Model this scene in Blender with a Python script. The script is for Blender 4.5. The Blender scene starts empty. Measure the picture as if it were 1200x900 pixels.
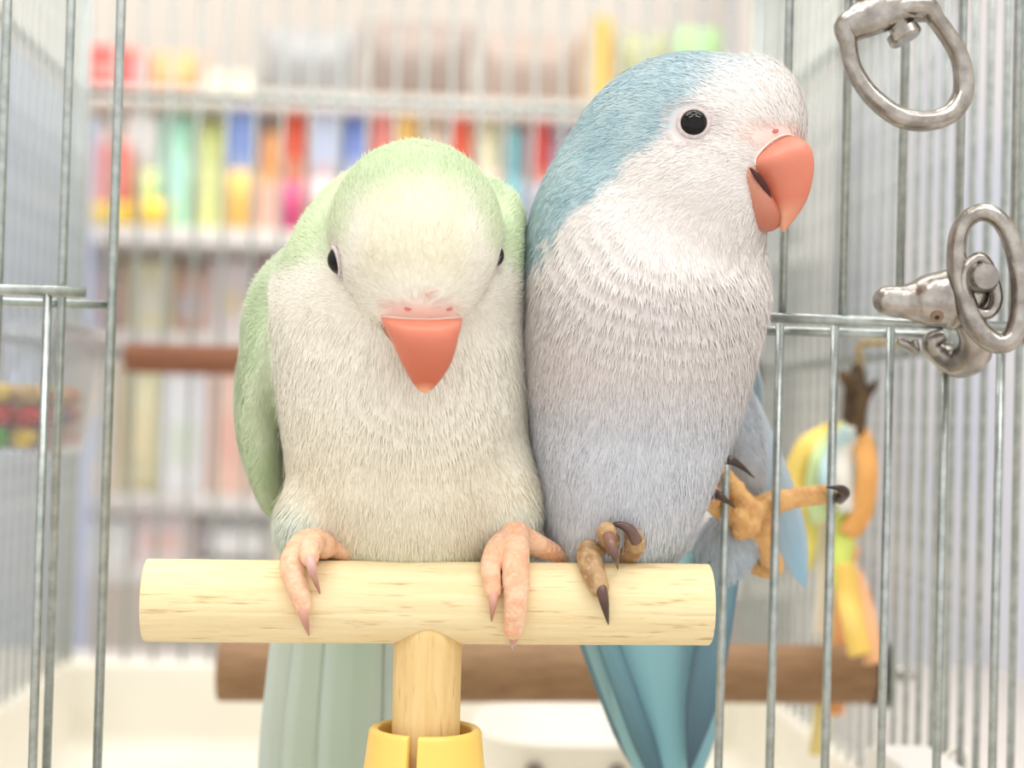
import bpy, bmesh, math, random
import numpy as np
from mathutils import Vector, Matrix

random.seed(7)
RNG = np.random.default_rng(11)

# ------------------------------------------------------------------ camera
# Working unit below: millimetres, measured from the lens (x right, y into the cage, z up).
CZ = 172.0                      # lens height above the table top, mm
FPX = 1940.0                    # focal length in pixels of the 1200 x 900 frame
VPX, VPY, ROLL = 495.0, 485.0, math.radians(1.6)
scene = bpy.context.scene
col = scene.collection


def _norm(v):
    v = np.asarray(v, float)
    return v / np.linalg.norm(v)


yc = _norm([VPX - 600.0, -(VPY - 450.0), -FPX])
zc = np.array([math.sin(ROLL), math.cos(ROLL), 0.0])
zc = _norm(zc - yc * zc.dot(yc))
xc = np.cross(yc, zc)
W2C = np.stack([xc, yc, zc], axis=1)       # columns: world axes in camera coordinates
C2W = W2C.T


def ray(px, py):
    return C2W @ np.array([px - 600.0, -(py - 450.0), -FPX])


def P(px, py, Y):
    """point on the ray of a photo pixel at depth Y (mm)"""
    d = ray(px, py)
    return d * (Y / d[1])


def W(p):
    return ((p[0]) / 1000.0, (p[1]) / 1000.0, (p[2] + CZ) / 1000.0)


cam_data = bpy.data.cameras.new('camera')
cam_data.sensor_width = 36.0
cam_data.lens = FPX / 1200.0 * 36.0
cam_data.clip_start = 0.01
cam_data.dof.use_dof = True
cam_data.dof.focus_distance = 0.368
cam_data.dof.aperture_fstop = 9.0
cam = bpy.data.objects.new('camera', cam_data)
col.objects.link(cam)
M = Matrix.Identity(4)
for i in range(3):
    for j in range(3):
        M[i][j] = C2W[i][j]
M[2][3] = CZ / 1000.0
cam.matrix_world = M
scene.camera = cam

# ------------------------------------------------------------------ light
world = bpy.data.worlds.new('world')
scene.world = world
world.use_nodes = True
bg = world.node_tree.nodes['Background']
bg.inputs[0].default_value = (1.0, 0.985, 0.96, 1)
bg.inputs[1].default_value = 1.75

LAMPS = [(-900, -700), (900, -700), (-900, 500), (900, 500), (-650, 1150), (650, 1150), (0, -150)]
for lx, ly in LAMPS:
    ld = bpy.data.lights.new('ceiling_lamp_light', 'AREA')
    ld.shape = 'RECTANGLE'
    ld.size, ld.size_y = 1.2, 0.28
    ld.energy = 22 if ly > 1000 else (10 if ly > 0 else (24 if ly < -500 else 12))
    ld.color = (1.0, 0.98, 0.95)
    lo = bpy.data.objects.new('ceiling_lamp_light', ld)
    lo.location = W((lx, ly, 2030))
    col.objects.link(lo)

scene.view_settings.view_transform = 'Standard'
scene.view_settings.look = 'None'
scene.view_settings.gamma = 1.0
scene.view_settings.use_curve_mapping = False
scene.view_settings.exposure = -0.48


# ------------------------------------------------------------------ helpers
def s2l(c):
    """sRGB 0-255 -> linear rgba"""
    out = []
    for v in c[:3]:
        v = v / 255.0
        out.append(v / 12.92 if v <= 0.04045 else ((v + 0.055) / 1.055) ** 2.4)
    return tuple(out) + (1.0,)


def lin(c):
    return np.array(s2l(c)[:3])


MATS = {}


def mat(name, c, rough=0.5, metal=0.0, c2=None, scale=60.0, stretch=(1, 1, 1), bump=0.0, bscale=None,
        trans=0.0, ior=1.45, spec=0.5, sss=0.0, emit=0.0, coat=0.0, detail=4.0):
    if name in MATS:
        return MATS[name]
    m = bpy.data.materials.new(name)
    m.use_nodes = True
    nt = m.node_tree
    b = nt.nodes['Principled BSDF']
    b.inputs['Base Color'].default_value = s2l(c)
    b.inputs['Roughness'].default_value = rough
    b.inputs['Metallic'].default_value = metal
    b.inputs['IOR'].default_value = ior
    b.inputs['Specular IOR Level'].default_value = spec
    b.inputs['Transmission Weight'].default_value = trans
    b.inputs['Coat Weight'].default_value = coat
    if sss > 0:
        b.inputs['Subsurface Weight'].default_value = sss
        b.inputs['Subsurface Scale'].default_value = 0.003
        b.inputs['Subsurface Radius'].default_value = (1.0, 0.5, 0.3)
    if emit > 0:
        b.inputs['Emission Color'].default_value = s2l(c)
        b.inputs['Emission Strength'].default_value = emit
    tc = nt.nodes.new('ShaderNodeTexCoord')
    mp = nt.nodes.new('ShaderNodeMapping')
    mp.inputs['Scale'].default_value = stretch
    nt.links.new(tc.outputs['Object'], mp.inputs['Vector'])
    if c2 is not None:
        n = nt.nodes.new('ShaderNodeTexNoise')
        n.inputs['Scale'].default_value = scale
        n.inputs['Detail'].default_value = detail
        nt.links.new(mp.outputs[0], n.inputs['Vector'])
        rp = nt.nodes.new('ShaderNodeValToRGB')
        rp.color_ramp.elements[0].position = 0.35
        rp.color_ramp.elements[1].position = 0.65
        rp.color_ramp.elements[0].color = s2l(c)
        rp.color_ramp.elements[1].color = s2l(c2)
        nt.links.new(n.outputs['Fac'], rp.inputs['Fac'])
        nt.links.new(rp.outputs['Color'], b.inputs['Base Color'])
    if bump > 0:
        n2 = nt.nodes.new('ShaderNodeTexNoise')
        n2.inputs['Scale'].default_value = bscale or scale
        n2.inputs['Detail'].default_value = 5
        nt.links.new(mp.outputs[0], n2.inputs['Vector'])
        bp = nt.nodes.new('ShaderNodeBump')
        bp.inputs['Strength'].default_value = bump
        bp.inputs['Distance'].default_value = 0.0006
        nt.links.new(n2.outputs['Fac'], bp.inputs['Height'])
        nt.links.new(bp.outputs[0], b.inputs['Normal'])
    MATS[name] = m
    return m


def attr_mat(name, rough=0.7, bump=0.0, bscale=900.0, sss=0.0, spec=0.3, sheen=0.0):
    m = bpy.data.materials.new(name)
    m.use_nodes = True
    nt = m.node_tree
    b = nt.nodes['Principled BSDF']
    a = nt.nodes.new('ShaderNodeAttribute')
    a.attribute_name = 'Col'
    nt.links.new(a.outputs['Color'], b.inputs['Base Color'])
    b.inputs['Roughness'].default_value = rough
    b.inputs['Specular IOR Level'].default_value = spec
    if sheen:
        b.inputs['Sheen Weight'].default_value = sheen
    if sss > 0:
        b.inputs['Subsurface Weight'].default_value = sss
        b.inputs['Subsurface Scale'].default_value = 0.002
        b.inputs['Subsurface Radius'].default_value = (1.0, 0.45, 0.3)
    if bump > 0:
        tc = nt.nodes.new('ShaderNodeTexCoord')
        n2 = nt.nodes.new('ShaderNodeTexNoise')
        n2.inputs['Scale'].default_value = bscale
        n2.inputs['Detail'].default_value = 4
        nt.links.new(tc.outputs['Object'], n2.inputs['Vector'])
        bp = nt.nodes.new('ShaderNodeBump')
        bp.inputs['Strength'].default_value = bump
        bp.inputs['Distance'].default_value = 0.0005
        nt.links.new(n2.outputs['Fac'], bp.inputs['Height'])
        nt.links.new(bp.outputs[0], b.inputs['Normal'])
    return m


def tag(o, label=None, cat=None, group=None, kind=None):
    if label:
        o['label'] = label
    if cat:
        o['category'] = cat
    if group:
        o['group'] = group
    if kind:
        o['kind'] = kind
    return o


def link(name, me, m=None, parent=None, smooth=True):
    o = bpy.data.objects.new(name, me)
    if m is not None and len(me.materials) == 0:
        me.materials.append(m)
    if smooth:
        for p in me.polygons:
            p.use_smooth = True
    col.objects.link(o)
    if parent is not None:
        o.parent = parent
        o.matrix_parent_inverse = parent_inv(parent)
    return o


def parent_inv(p):
    # roots are only translated; parts keep world coordinates
    if p.parent is None:
        return Matrix.Translation(p.location).inverted()
    return Matrix.Identity(4)


def empty(name, p):
    o = bpy.data.objects.new(name, None)
    o.location = W(p)
    o.empty_display_size = 0.01
    col.objects.link(o)
    return o


def mesh_mm(name, verts, faces):
    """mesh from lens-relative mm coordinates"""
    v = np.asarray(verts, float) * 0.001
    v[:, 2] += CZ * 0.001
    me = bpy.data.meshes.new(name)
    me.from_pydata(v.tolist(), [], [tuple(int(i) for i in f) for f in faces])
    me.update()
    return me


def catmull(pts, n):
    pts = np.asarray(pts, float)
    if len(pts) == 2:
        t = np.linspace(0, 1, n)[:, None]
        return pts[0] * (1 - t) + pts[1] * t
    p = np.vstack([2 * pts[0] - pts[1], pts, 2 * pts[-1] - pts[-2]])
    segs = len(pts) - 1
    out = []
    for u in np.linspace(0, segs, n):
        i = min(int(u), segs - 1)
        t = u - i
        p0, p1, p2, p3 = p[i], p[i + 1], p[i + 2], p[i + 3]
        out.append(0.5 * ((2 * p1) + (-p0 + p2) * t + (2 * p0 - 5 * p1 + 4 * p2 - p3) * t * t + (-p0 + 3 * p1 - 3 * p2 + p3) * t ** 3))
    return np.array(out)


def tube_geo(pts, rad, nseg=12, n=None, closed=False, flat=1.0, caps=True):
    """verts, faces of a tube along points (mm); rad: number or list"""
    pts = np.asarray(pts, float)
    if closed:
        k = len(pts)
        ext = np.vstack([pts[-2:], pts, pts[:3]])
        nn = n or 48
        dense = catmull(ext, (len(ext) - 1) * 12 + 1)
        a, b = 2 * 12, (2 + k) * 12
        idx = np.linspace(a, b, nn, endpoint=False)
        C = np.array([dense[int(i)] * (1 - (i % 1)) + dense[min(int(i) + 1, len(dense) - 1)] * (i % 1) for i in idx])
        rr = np.full(nn, float(rad)) if np.isscalar(rad) else np.interp(np.linspace(0, 1, nn, endpoint=False), np.linspace(0, 1, len(rad)), rad)
    else:
        nn = n or max(2, (len(pts) - 1) * 6 + 1 if len(pts) > 2 else 2)
        C = catmull(pts, nn)
        rr = np.full(nn, float(rad)) if np.isscalar(rad) else np.interp(np.linspace(0, 1, nn), np.linspace(0, 1, len(rad)), rad)
    if closed:
        T = np.roll(C, -1, 0) - np.roll(C, 1, 0)
    else:
        T = np.gradient(C, axis=0)
    T /= np.linalg.norm(T, axis=1)[:, None]
    ref = np.array([0, 1, 0.0]) if closed else (np.array([0, 0, 1.0]) if abs(T[0][2]) < 0.8 else np.array([0, 1.0, 0]))
    V, F = [], []
    N = ref - T[0] * ref.dot(T[0])
    for i in range(nn):
        if closed:
            N = ref
        N = N - T[i] * N.dot(T[i])
        N /= np.linalg.norm(N)
        B = np.cross(T[i], N)
        for j in range(nseg):
            a = 2 * math.pi * j / nseg
            V.append(C[i] + rr[i] * (math.cos(a) * N * flat + math.sin(a) * B))
    lim = nn if closed else nn - 1
    for i in range(lim):
        for j in range(nseg):
            i2 = (i + 1) % nn
            F.append((i * nseg + j, i * nseg + (j + 1) % nseg, i2 * nseg + (j + 1) % nseg, i2 * nseg + j))
    if not closed and caps:
        F.append(tuple(range(nseg - 1, -1, -1)))
        F.append(tuple((nn - 1) * nseg + j for j in range(nseg)))
    return V, F


def tube(name, pts, rad, m, parent=None, nseg=12, n=None, closed=False, flat=1.0, extra=None):
    V, F = tube_geo(pts, rad, nseg, n, closed, flat)
    V = list(V)
    for g in (extra or []):
        o = len(V)
        V += list(g[0])
        F += [tuple(i + o for i in f) for f in g[1]]
    return link(name, mesh_mm(name, V, F), m, parent)


def loft(rings, caps=True):
    """rings: list of (k,3) arrays"""
    V = np.vstack(rings)
    k = len(rings[0])
    F = []
    for i in range(len(rings) - 1):
        for j in range(k):
            F.append((i * k + j, i * k + (j + 1) % k, (i + 1) * k + (j + 1) % k, (i + 1) * k + j))
    if caps:
        F.append(tuple(range(k - 1, -1, -1)))
        F.append(tuple((len(rings) - 1) * k + j for j in range(k)))
    return V, F


def ering(c, a, b, k=24, e=2.0):
    out = []
    for j in range(k):
        t = 2 * math.pi * j / k
        ct, st = math.cos(t), math.sin(t)
        out.append(np.asarray(c) + np.asarray(a) * math.copysign(abs(ct) ** (2 / e), ct) + np.asarray(b) * math.copysign(abs(st) ** (2 / e), st))
    return np.array(out)


def box_geo(lo, hi, bev=0.0, seg=2):
    bm = bmesh.new()
    bmesh.ops.create_cube(bm, size=1.0)
    lo, hi = np.asarray(lo, float), np.asarray(hi, float)
    for v in bm.verts:
        v.co = Vector(((lo[0] + hi[0]) / 2 + v.co.x * (hi[0] - lo[0]), (lo[1] + hi[1]) / 2 + v.co.y * (hi[1] - lo[1]), (lo[2] + hi[2]) / 2 + v.co.z * (hi[2] - lo[2])))
    if bev > 0:
        bmesh.ops.bevel(bm, geom=bm.edges[:], offset=bev, segments=seg, affect='EDGES', profile=0.5)
    bm.verts.index_update()
    V = [tuple(v.co) for v in bm.verts]
    F = [tuple(v.index for v in f.verts) for f in bm.faces]
    bm.free()
    return V, F


def box(name, lo, hi, m, parent=None, bev=0.0, smooth=False, kind=None):
    V, F = box_geo(lo, hi, bev)
    o = link(name, mesh_mm(name, V, F), m, parent, smooth)
    if kind:
        o['kind'] = kind
    return o


def merge_geo(*gs):
    V, F = [], []
    for g in gs:
        o = len(V)
        V += [tuple(v) for v in g[0]]
        F += [tuple(i + o for i in f) for f in g[1]]
    return V, F


# ------------------------------------------------------------------ signed-distance sculpting
def surface_nets(D, org, h):
    nx, ny, nz = D.shape
    S = D < 0
    corners = [(i, j, k) for i in (0, 1) for j in (0, 1) for k in (0, 1)]
    cnt = np.zeros((nx - 1, ny - 1, nz - 1), np.int8)
    for i, j, k in corners:
        cnt += S[i:nx - 1 + i, j:ny - 1 + j, k:nz - 1 + k]
    act = (cnt > 0) & (cnt < 8)
    idx = np.argwhere(act)
    vid = -np.ones(act.shape, np.int64)
    vid[act] = np.arange(len(idx))
    acc = np.zeros((len(idx), 3))
    num = np.zeros(len(idx))
    cv = {c: D[idx[:, 0] + c[0], idx[:, 1] + c[1], idx[:, 2] + c[2]] for c in corners}
    for a in corners:
        for ax in range(3):
            if a[ax] == 0:
                b = list(a)
                b[ax] = 1
                b = tuple(b)
                da, db = cv[a], cv[b]
                x = (da < 0) != (db < 0)
                t = da / np.where(x, da - db, 1.0)
                p = np.repeat(np.array(a, float)[None], len(idx), 0)
                p[:, ax] += t
                acc[x] += p[x]
                num[x] += 1
    V = (idx + acc / num[:, None]) * h + org
    F = []
    for ax in range(3):
        u, v = (ax + 1) % 3, (ax + 2) % 3
        sl0 = [slice(1, -1)] * 3
        sl0[ax] = slice(0, -1)
        sl1 = [slice(1, -1)] * 3
        sl1[ax] = slice(1, None)
        s0, s1 = S[tuple(sl0)], S[tuple(sl1)]
        ch = np.argwhere(s0 != s1)
        flip = s0[ch[:, 0], ch[:, 1], ch[:, 2]]
        base = ch.copy()
        base[:, u] += 1
        base[:, v] += 1
        q = []
        for du, dv in ((0, 0), (1, 0), (1, 1), (0, 1)):
            b = base.copy()
            b[:, u] -= (1 - du)
            b[:, v] -= (1 - dv)
            q.append(vid[b[:, 0], b[:, 1], b[:, 2]])
        q = np.stack(q, 1)
        q[~flip] = q[~flip][:, ::-1]
        F.append(q)
    return V, np.vstack(F)


def rotm(rx=0, ry=0, rz=0):
    from mathutils import Euler
    return np.array(Euler((math.radians(rx), math.radians(ry), math.radians(rz))).to_matrix())


class Sdf:
    """smooth union of ellipsoids and tapered chains"""

    def __init__(self):
        self.prims = []

    def ell(self, c, r, k=6.0, rot=None, tagname=''):
        self.prims.append(('e', np.asarray(c, float), np.asarray(r, float), k, None if rot is None else np.asarray(rot), tagname))

    def chain(self, pts, rad, k=1.0, tagname=''):
        self.prims.append(('c', np.asarray(pts, float), np.asarray(rad, float), k, None, tagname))

    def prim(self, q, p):
        if q[0] == 'e':
            d = p - q[1]
            if q[4] is not None:
                d = d @ q[4]
            r = q[2]
            k0 = np.sqrt(((d / r) ** 2).sum(-1))
            k1 = np.sqrt(((d / (r * r)) ** 2).sum(-1)) + 1e-9
            return k0 * (k0 - 1.0) / k1
        best = None
        for i in range(len(q[1]) - 1):
            a, b = q[1][i], q[1][i + 1]
            ab = b - a
            t = np.clip(((p - a) @ ab) / (ab @ ab), 0, 1)
            dd = p - (a + t[..., None] * ab)
            d = np.sqrt((dd ** 2).sum(-1)) - (q[2][i] * (1 - t) + q[2][i + 1] * t)
            best = d if best is None else np.minimum(best, d)
        return best

    def __call__(self, p):
        p = np.asarray(p, float)
        D = None
        for q in self.prims:
            d = self.prim(q, p)
            if D is None:
                D = d
            else:
                k = q[3]
                hh = np.maximum(k - np.abs(D - d), 0.0) / k
                D = np.minimum(D, d) - hh * hh * k * 0.25
        return D

    def near(self, p):
        """tag of the closest primitive for every point"""
        A = np.stack([self.prim(q, p) for q in self.prims], 0)
        return np.array([q[5] for q in self.prims])[A.argmin(0)]

    def weight(self, p, tagname, soft):
        """0..1: how much a point belongs to the primitives of one tag"""
        a = np.min([self.prim(q, p) for q in self.prims if q[5] == tagname], 0)
        b = np.min([self.prim(q, p) for q in self.prims if q[5] != tagname], 0)
        return smoothstep(soft, -soft, a - b)

    def mesh(self, h):
        lo = np.min([(q[1] - q[2].max()) if q[0] == 'e' else q[1].min(0) - q[2].max() for q in self.prims], 0) - 3 * h
        hi = np.max([(q[1] + q[2].max()) if q[0] == 'e' else q[1].max(0) + q[2].max() for q in self.prims], 0) + 3 * h
        ax = [np.arange(lo[i], hi[i], h) for i in range(3)]
        D = np.empty((len(ax[0]), len(ax[1]), len(ax[2])), np.float32)
        Yg, Zg = np.meshgrid(ax[1], ax[2], indexing='ij')
        step = 16
        for i in range(0, len(ax[0]), step):
            xs = ax[0][i:i + step]
            pts = np.empty((len(xs),) + Yg.shape + (3,))
            pts[..., 0] = xs[:, None, None]
            pts[..., 1] = Yg
            pts[..., 2] = Zg
            D[i:i + step] = self(pts)
        return surface_nets(D, lo, h)

    def normal(self, p, e=0.4):
        p = np.asarray(p, float)
        g = np.stack([self(p + np.eye(3)[i] * e) - self(p - np.eye(3)[i] * e) for i in range(3)], -1)
        return g / (np.linalg.norm(g, axis=-1, keepdims=True) + 1e-9)

    def hit(self, px, py, start=300.0):
        """first surface point seen at a photo pixel"""
        d = ray(px, py)
        d = d / np.linalg.norm(d)
        t = start
        for _ in range(200):
            p = d * t
            s = float(self(p[None])[0])
            t += max(min(s * 0.7, 3.0), 0.02)
            if s < 0.04:
                break
        return d * t, self.normal((d * t)[None])[0]


class Rippled:
    """a sculpted field with relief laid over it"""

    def __init__(self, base, rip):
        self.base, self.rip = base, rip

    def __call__(self, p):
        return self.base(p) - self.rip(p)

    def normal(self, p, e=0.5):
        g = np.stack([self(p + np.eye(3)[i] * e) - self(p - np.eye(3)[i] * e) for i in range(3)], -1)
        return g / (np.linalg.norm(g, axis=-1, keepdims=True) + 1e-9)


def set_col(me, cols, domain='POINT'):
    a = me.color_attributes.new('Col', 'FLOAT_COLOR', domain)
    c = np.ones((len(cols), 4), np.float32)
    c[:, :3] = cols
    a.data.foreach_set('color', c.ravel())


def np_mesh(name, V, F):
    """fast quad mesh from mm coordinates"""
    V = np.asarray(V, np.float64) * 0.001
    V[:, 2] += CZ * 0.001
    me = bpy.data.meshes.new(name)
    me.vertices.add(len(V))
    me.vertices.foreach_set('co', V.ravel())
    F = np.asarray(F)
    n = F.shape[1]
    me.loops.add(F.size)
    me.loops.foreach_set('vertex_index', F.ravel())
    me.polygons.add(len(F))
    me.polygons.foreach_set('loop_start', np.arange(0, F.size, n))
    me.polygons.foreach_set('loop_total', np.full(len(F), n))
    me.update(calc_edges=True)
    me.validate()
    return me


def smoothstep(a, b, x):
    t = np.clip((x - a) / (b - a), 0, 1)
    return t * t * (3 - 2 * t)


def mixc(a, b, t):
    return a * (1 - t[:, None]) + b * t[:, None]


def vnoise(p, scale, seed=0):
    """cheap smooth value noise, p in mm"""
    q = p / scale + seed * 17.3
    i = np.floor(q).astype(np.int64)
    f = q - i
    f = f * f * (3 - 2 * f)

    def hsh(a):
        n = (a[:, 0] * 73856093) ^ (a[:, 1] * 19349663) ^ (a[:, 2] * 83492791)
        n = (n * 2654435761) & 0xffffffff
        return ((n >> 8) & 0xffff) / 65535.0
    r = 0
    for dx in (0, 1):
        for dy in (0, 1):
            for dz in (0, 1):
                w = (f[:, 0] if dx else 1 - f[:, 0]) * (f[:, 1] if dy else 1 - f[:, 1]) * (f[:, 2] if dz else 1 - f[:, 2])
                r = r + w * hsh(i + np.array([dx, dy, dz]))
    return r


def plumage(name, V, F, colf, flow, sdf, n, length, width, lift, m, parent, skip=None, jit=0.05):
    """fine barbs lying over the body; two-segment tapered blades"""
    tri = np.vstack([F[:, [0, 1, 2]], F[:, [0, 2, 3]]])
    A, B, C = V[tri[:, 0]], V[tri[:, 1]], V[tri[:, 2]]
    area = np.linalg.norm(np.cross(B - A, C - A), axis=1)
    pick = RNG.choice(len(tri), n, p=area / area.sum())
    u, v = RNG.random(n), RNG.random(n)
    fl = u + v > 1
    u[fl], v[fl] = 1 - u[fl], 1 - v[fl]
    p = A[pick] + (B - A)[pick] * u[:, None] + (C - A)[pick] * v[:, None]
    N = sdf.normal(p, 0.5)
    d = flow(p) + RNG.normal(0, 0.16, (n, 3))
    if skip is not None:
        keep = ~skip(p)
        p, N, d = p[keep], N[keep], d[keep]
    n = len(p)
    d = d - N * (d * N).sum(1)[:, None]
    d /= np.linalg.norm(d, axis=1)[:, None] + 1e-9
    side = np.cross(d, N)
    L = length(p) * RNG.uniform(0.6, 1.3, n)
    wd = width * RNG.uniform(0.7, 1.3, n)
    lf = lift * RNG.uniform(0.3, 1.6, n)
    p0 = p - N * 0.12
    p1 = p + d * (L * 0.55)[:, None] + N * (L * 0.55 * lf)[:, None]
    p2 = p + d * L[:, None] + N * (L * lf * 0.75)[:, None]
    # keep the tips on the outside where the surface bulges
    for q in (p1, p2):
        s = sdf(q)
        g = np.minimum(s - 0.10, 0.0)
        q -= N * g[:, None]
    Vs = np.empty((n, 5, 3))
    Vs[:, 0] = p0 - side * (wd * 0.8)[:, None]
    Vs[:, 1] = p0 + side * (wd * 0.8)[:, None]
    Vs[:, 2] = p1 + side * wd[:, None]
    Vs[:, 3] = p1 - side * wd[:, None]
    Vs[:, 4] = p2
    base = np.arange(n)[:, None] * 5
    T = np.concatenate([base + np.array([0, 1, 2]), base + np.array([0, 2, 3]), base + np.array([3, 2, 4])], 0)
    me = np_mesh(name, Vs.reshape(-1, 3), T)
    c = colf(p) * (1 + RNG.normal(0, jit, n))[:, None]
    c = np.repeat(np.clip(c, 0, 1), 5, 0)
    set_col(me, c)
    for pl in me.polygons:
        pl.use_smooth = True
    me.normals_split_custom_set_from_vertices(np.repeat(N, 5, 0).tolist())
    o = bpy.data.objects.new(name, me)
    me.materials.append(m)
    col.objects.link(o)
    o.parent = parent
    o.matrix_parent_inverse = parent_inv(parent)
    o['kind'] = 'stuff'
    return o


def feather(name, base, tip, width, normal, bend, ca, cb, parent, m, edge=None, seg=14, w0=0.35, sharp=2.2):
    """a long quill feather: cambered vane on both sides of a raised shaft"""
    base, tip = np.asarray(base, float), np.asarray(tip, float)
    ax = tip - base
    L = np.linalg.norm(ax)
    ax = ax / L
    nm = np.asarray(normal, float)
    nm = _norm(nm - ax * nm.dot(ax))
    sd = np.cross(ax, nm)
    us = np.array([-1, -0.55, -0.08, 0, 0.08, 0.55, 1.0])
    V, Cc = [], []
    for i in range(seg + 1):
        t = i / seg
        w = width * 0.5 * (w0 + (1 - w0) * math.sin(min(t / 0.55, 1) * math.pi / 2)) * (1 - max(0, (t - 0.55) / 0.45) ** sharp) + 0.05
        c = base + ax * L * t + nm * bend * math.sin(t * math.pi)
        for u in us:
            z = -0.16 * w * u * u + (0.25 if abs(u) < 0.05 else 0) * (1 - t)
            V.append(c + sd * u * w + nm * z)
            k = lin(ca) * (1 - t) + lin(cb) * t
            if edge is not None:
                k = k * (1 - abs(u) ** 3 * 0.6) + lin(edge) * (abs(u) ** 3 * 0.6)
            Cc.append(k)
    nu = len(us)
    # give the vane a thickness
    nv = len(V)
    V = V + [v - nm * 0.3 for v in V]
    Cc = Cc + Cc
    F = []
    for i in range(seg):
        for j in range(nu - 1):
            a = i * nu + j
            F.append((a, a + 1, a + nu + 1, a + nu))
            F.append((nv + a, nv + a + nu, nv + a + nu + 1, nv + a + 1))
        F.append((i * nu, (i + 1) * nu, nv + (i + 1) * nu, nv + i * nu))
        F.append((i * nu + nu - 1, nv + i * nu + nu - 1, nv + (i + 1) * nu + nu - 1, (i + 1) * nu + nu - 1))
    me = mesh_mm(name, V, F)
    set_col(me, np.array(Cc))
    return link(name, me, m, parent)


# ------------------------------------------------------------------ materials
zinc = mat('zinc_wire', (184, 191, 189), 0.36, 0.9, (160, 168, 166), 400, bump=0.12, bscale=900)
chrome = mat('cast_metal', (182, 177, 171), 0.26, 1.0, (146, 140, 134), 250, bump=0.35, bscale=420)
plastic_white = mat('white_plastic', (240, 236, 226), 0.35, 0, (234, 229, 217), 12)
wall_white = mat('wall_paint', (240, 238, 234), 0.8, 0, (234, 232, 228), 3)
clear = mat('clear_plastic', (245, 247, 250), 0.08, trans=0.92, ior=1.15)
yellow_pl = mat('yellow_plastic', (248, 210, 116), 0.32, 0, (246, 204, 104), 25, sss=0.15)
black_rub = mat('black_rubber', (38, 38, 38), 0.6)


def wood_mat(name, c, c2, cdark, ring=26.0, stretch=(6, 60, 60), bump=0.35, diag=0.0, dark_amt=0.55):
    m = bpy.data.materials.new(name)
    m.use_nodes = True
    nt = m.node_tree
    b = nt.nodes['Principled BSDF']
    b.inputs['Roughness'].default_value = 0.62
    b.inputs['Specular IOR Level'].default_value = 0.3
    tc = nt.nodes.new('ShaderNodeTexCoord')
    mp = nt.nodes.new('ShaderNodeMapping')
    mp.inputs['Scale'].default_value = stretch
    mp.inputs['Rotation'].default_value = (0, diag, 0)
    nt.links.new(tc.outputs['Object'], mp.inputs['Vector'])
    n1 = nt.nodes.new('ShaderNodeTexNoise')
    n1.inputs['Scale'].default_value = 7.0
    n1.inputs['Detail'].default_value = 6
    n1.inputs['Roughness'].default_value = 0.65
    nt.links.new(mp.outputs[0], n1.inputs['Vector'])
    r1 = nt.nodes.new('ShaderNodeValToRGB')
    r1.color_ramp.elements[0].position = 0.3
    r1.color_ramp.elements[1].position = 0.7
    r1.color_ramp.elements[0].color = s2l(c)
    r1.color_ramp.elements[1].color = s2l(c2)
    nt.links.new(n1.outputs['Fac'], r1.inputs['Fac'])
    n2 = nt.nodes.new('ShaderNodeTexNoise')
    n2.inputs['Scale'].default_value = ring
    n2.inputs['Detail'].default_value = 3
    nt.links.new(mp.outputs[0], n2.inputs['Vector'])
    r2 = nt.nodes.new('ShaderNodeValToRGB')
    r2.color_ramp.elements[0].position = 0.60
    r2.color_ramp.elements[1].position = 0.74
    r2.color_ramp.elements[0].color = (0, 0, 0, 1)
    r2.color_ramp.elements[1].color = (dark_amt,) * 3 + (1,)
    nt.links.new(n2.outputs['Fac'], r2.inputs['Fac'])
    mx = nt.nodes.new('ShaderNodeMix')
    mx.data_type = 'RGBA'
    nt.links.new(r2.outputs['Color'], mx.inputs[0])
    nt.links.new(r1.outputs['Color'], mx.inputs[6])
    mx.inputs[7].default_value = s2l(cdark)
    nt.links.new(mx.outputs[2], b.inputs['Base Color'])
    bp = nt.nodes.new('ShaderNodeBump')
    bp.inputs['Strength'].default_value = bump
    bp.inputs['Distance'].default_value = 0.0005
    bp.invert = True
    nt.links.new(n2.outputs['Fac'], bp.inputs['Height'])
    nt.links.new(bp.outputs[0], b.inputs['Normal'])
    return m


pale_wood = wood_mat('pale_perch_wood', (240, 224, 182), (230, 208, 160), (186, 152, 102), 20, (5, 60, 60), dark_amt=0.8)
post_wood = wood_mat('pale_post_wood', (234, 206, 150), (218, 184, 124), (178, 138, 84), 20, (70, 70, 6))
brown_wood = wood_mat('brown_perch_wood', (158, 124, 90), (130, 98, 70), (92, 64, 46), 16, (14, 60, 60), diag=0.5)
red_wood = wood_mat('reddish_perch_wood', (152, 102, 76), (126, 80, 58), (92, 56, 40), 16, (8, 60, 60))

plume_green = attr_mat('pale_green_plumage', 0.75, sheen=0.15)
plume_blue = attr_mat('pale_blue_plumage', 0.75, sheen=0.15)
feather_m = attr_mat('quill_feather', 0.6, 0.25, 1400)
beak_m = attr_mat('horn_beak', 0.38, 0.12, 500, sss=0.25, spec=0.45)
skin_m = attr_mat('scaly_foot_skin', 0.55, 0.9, 1100, sss=0.2)
claw_m = attr_mat('claw_horn', 0.3, 0.1, 800, spec=0.5)
eye_m = mat('eye_black', (8, 6, 7), 0.05, spec=0.35)
lid_m = mat('eyelid_skin', (216, 204, 202), 0.6, 0, (196, 184, 184), 1500, bump=0.5, bscale=2500)
flake_m = mat('keratin_flake', (244, 220, 206), 0.5)
nostril_m = mat('nostril_skin', (206, 112, 108), 0.5)

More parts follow.
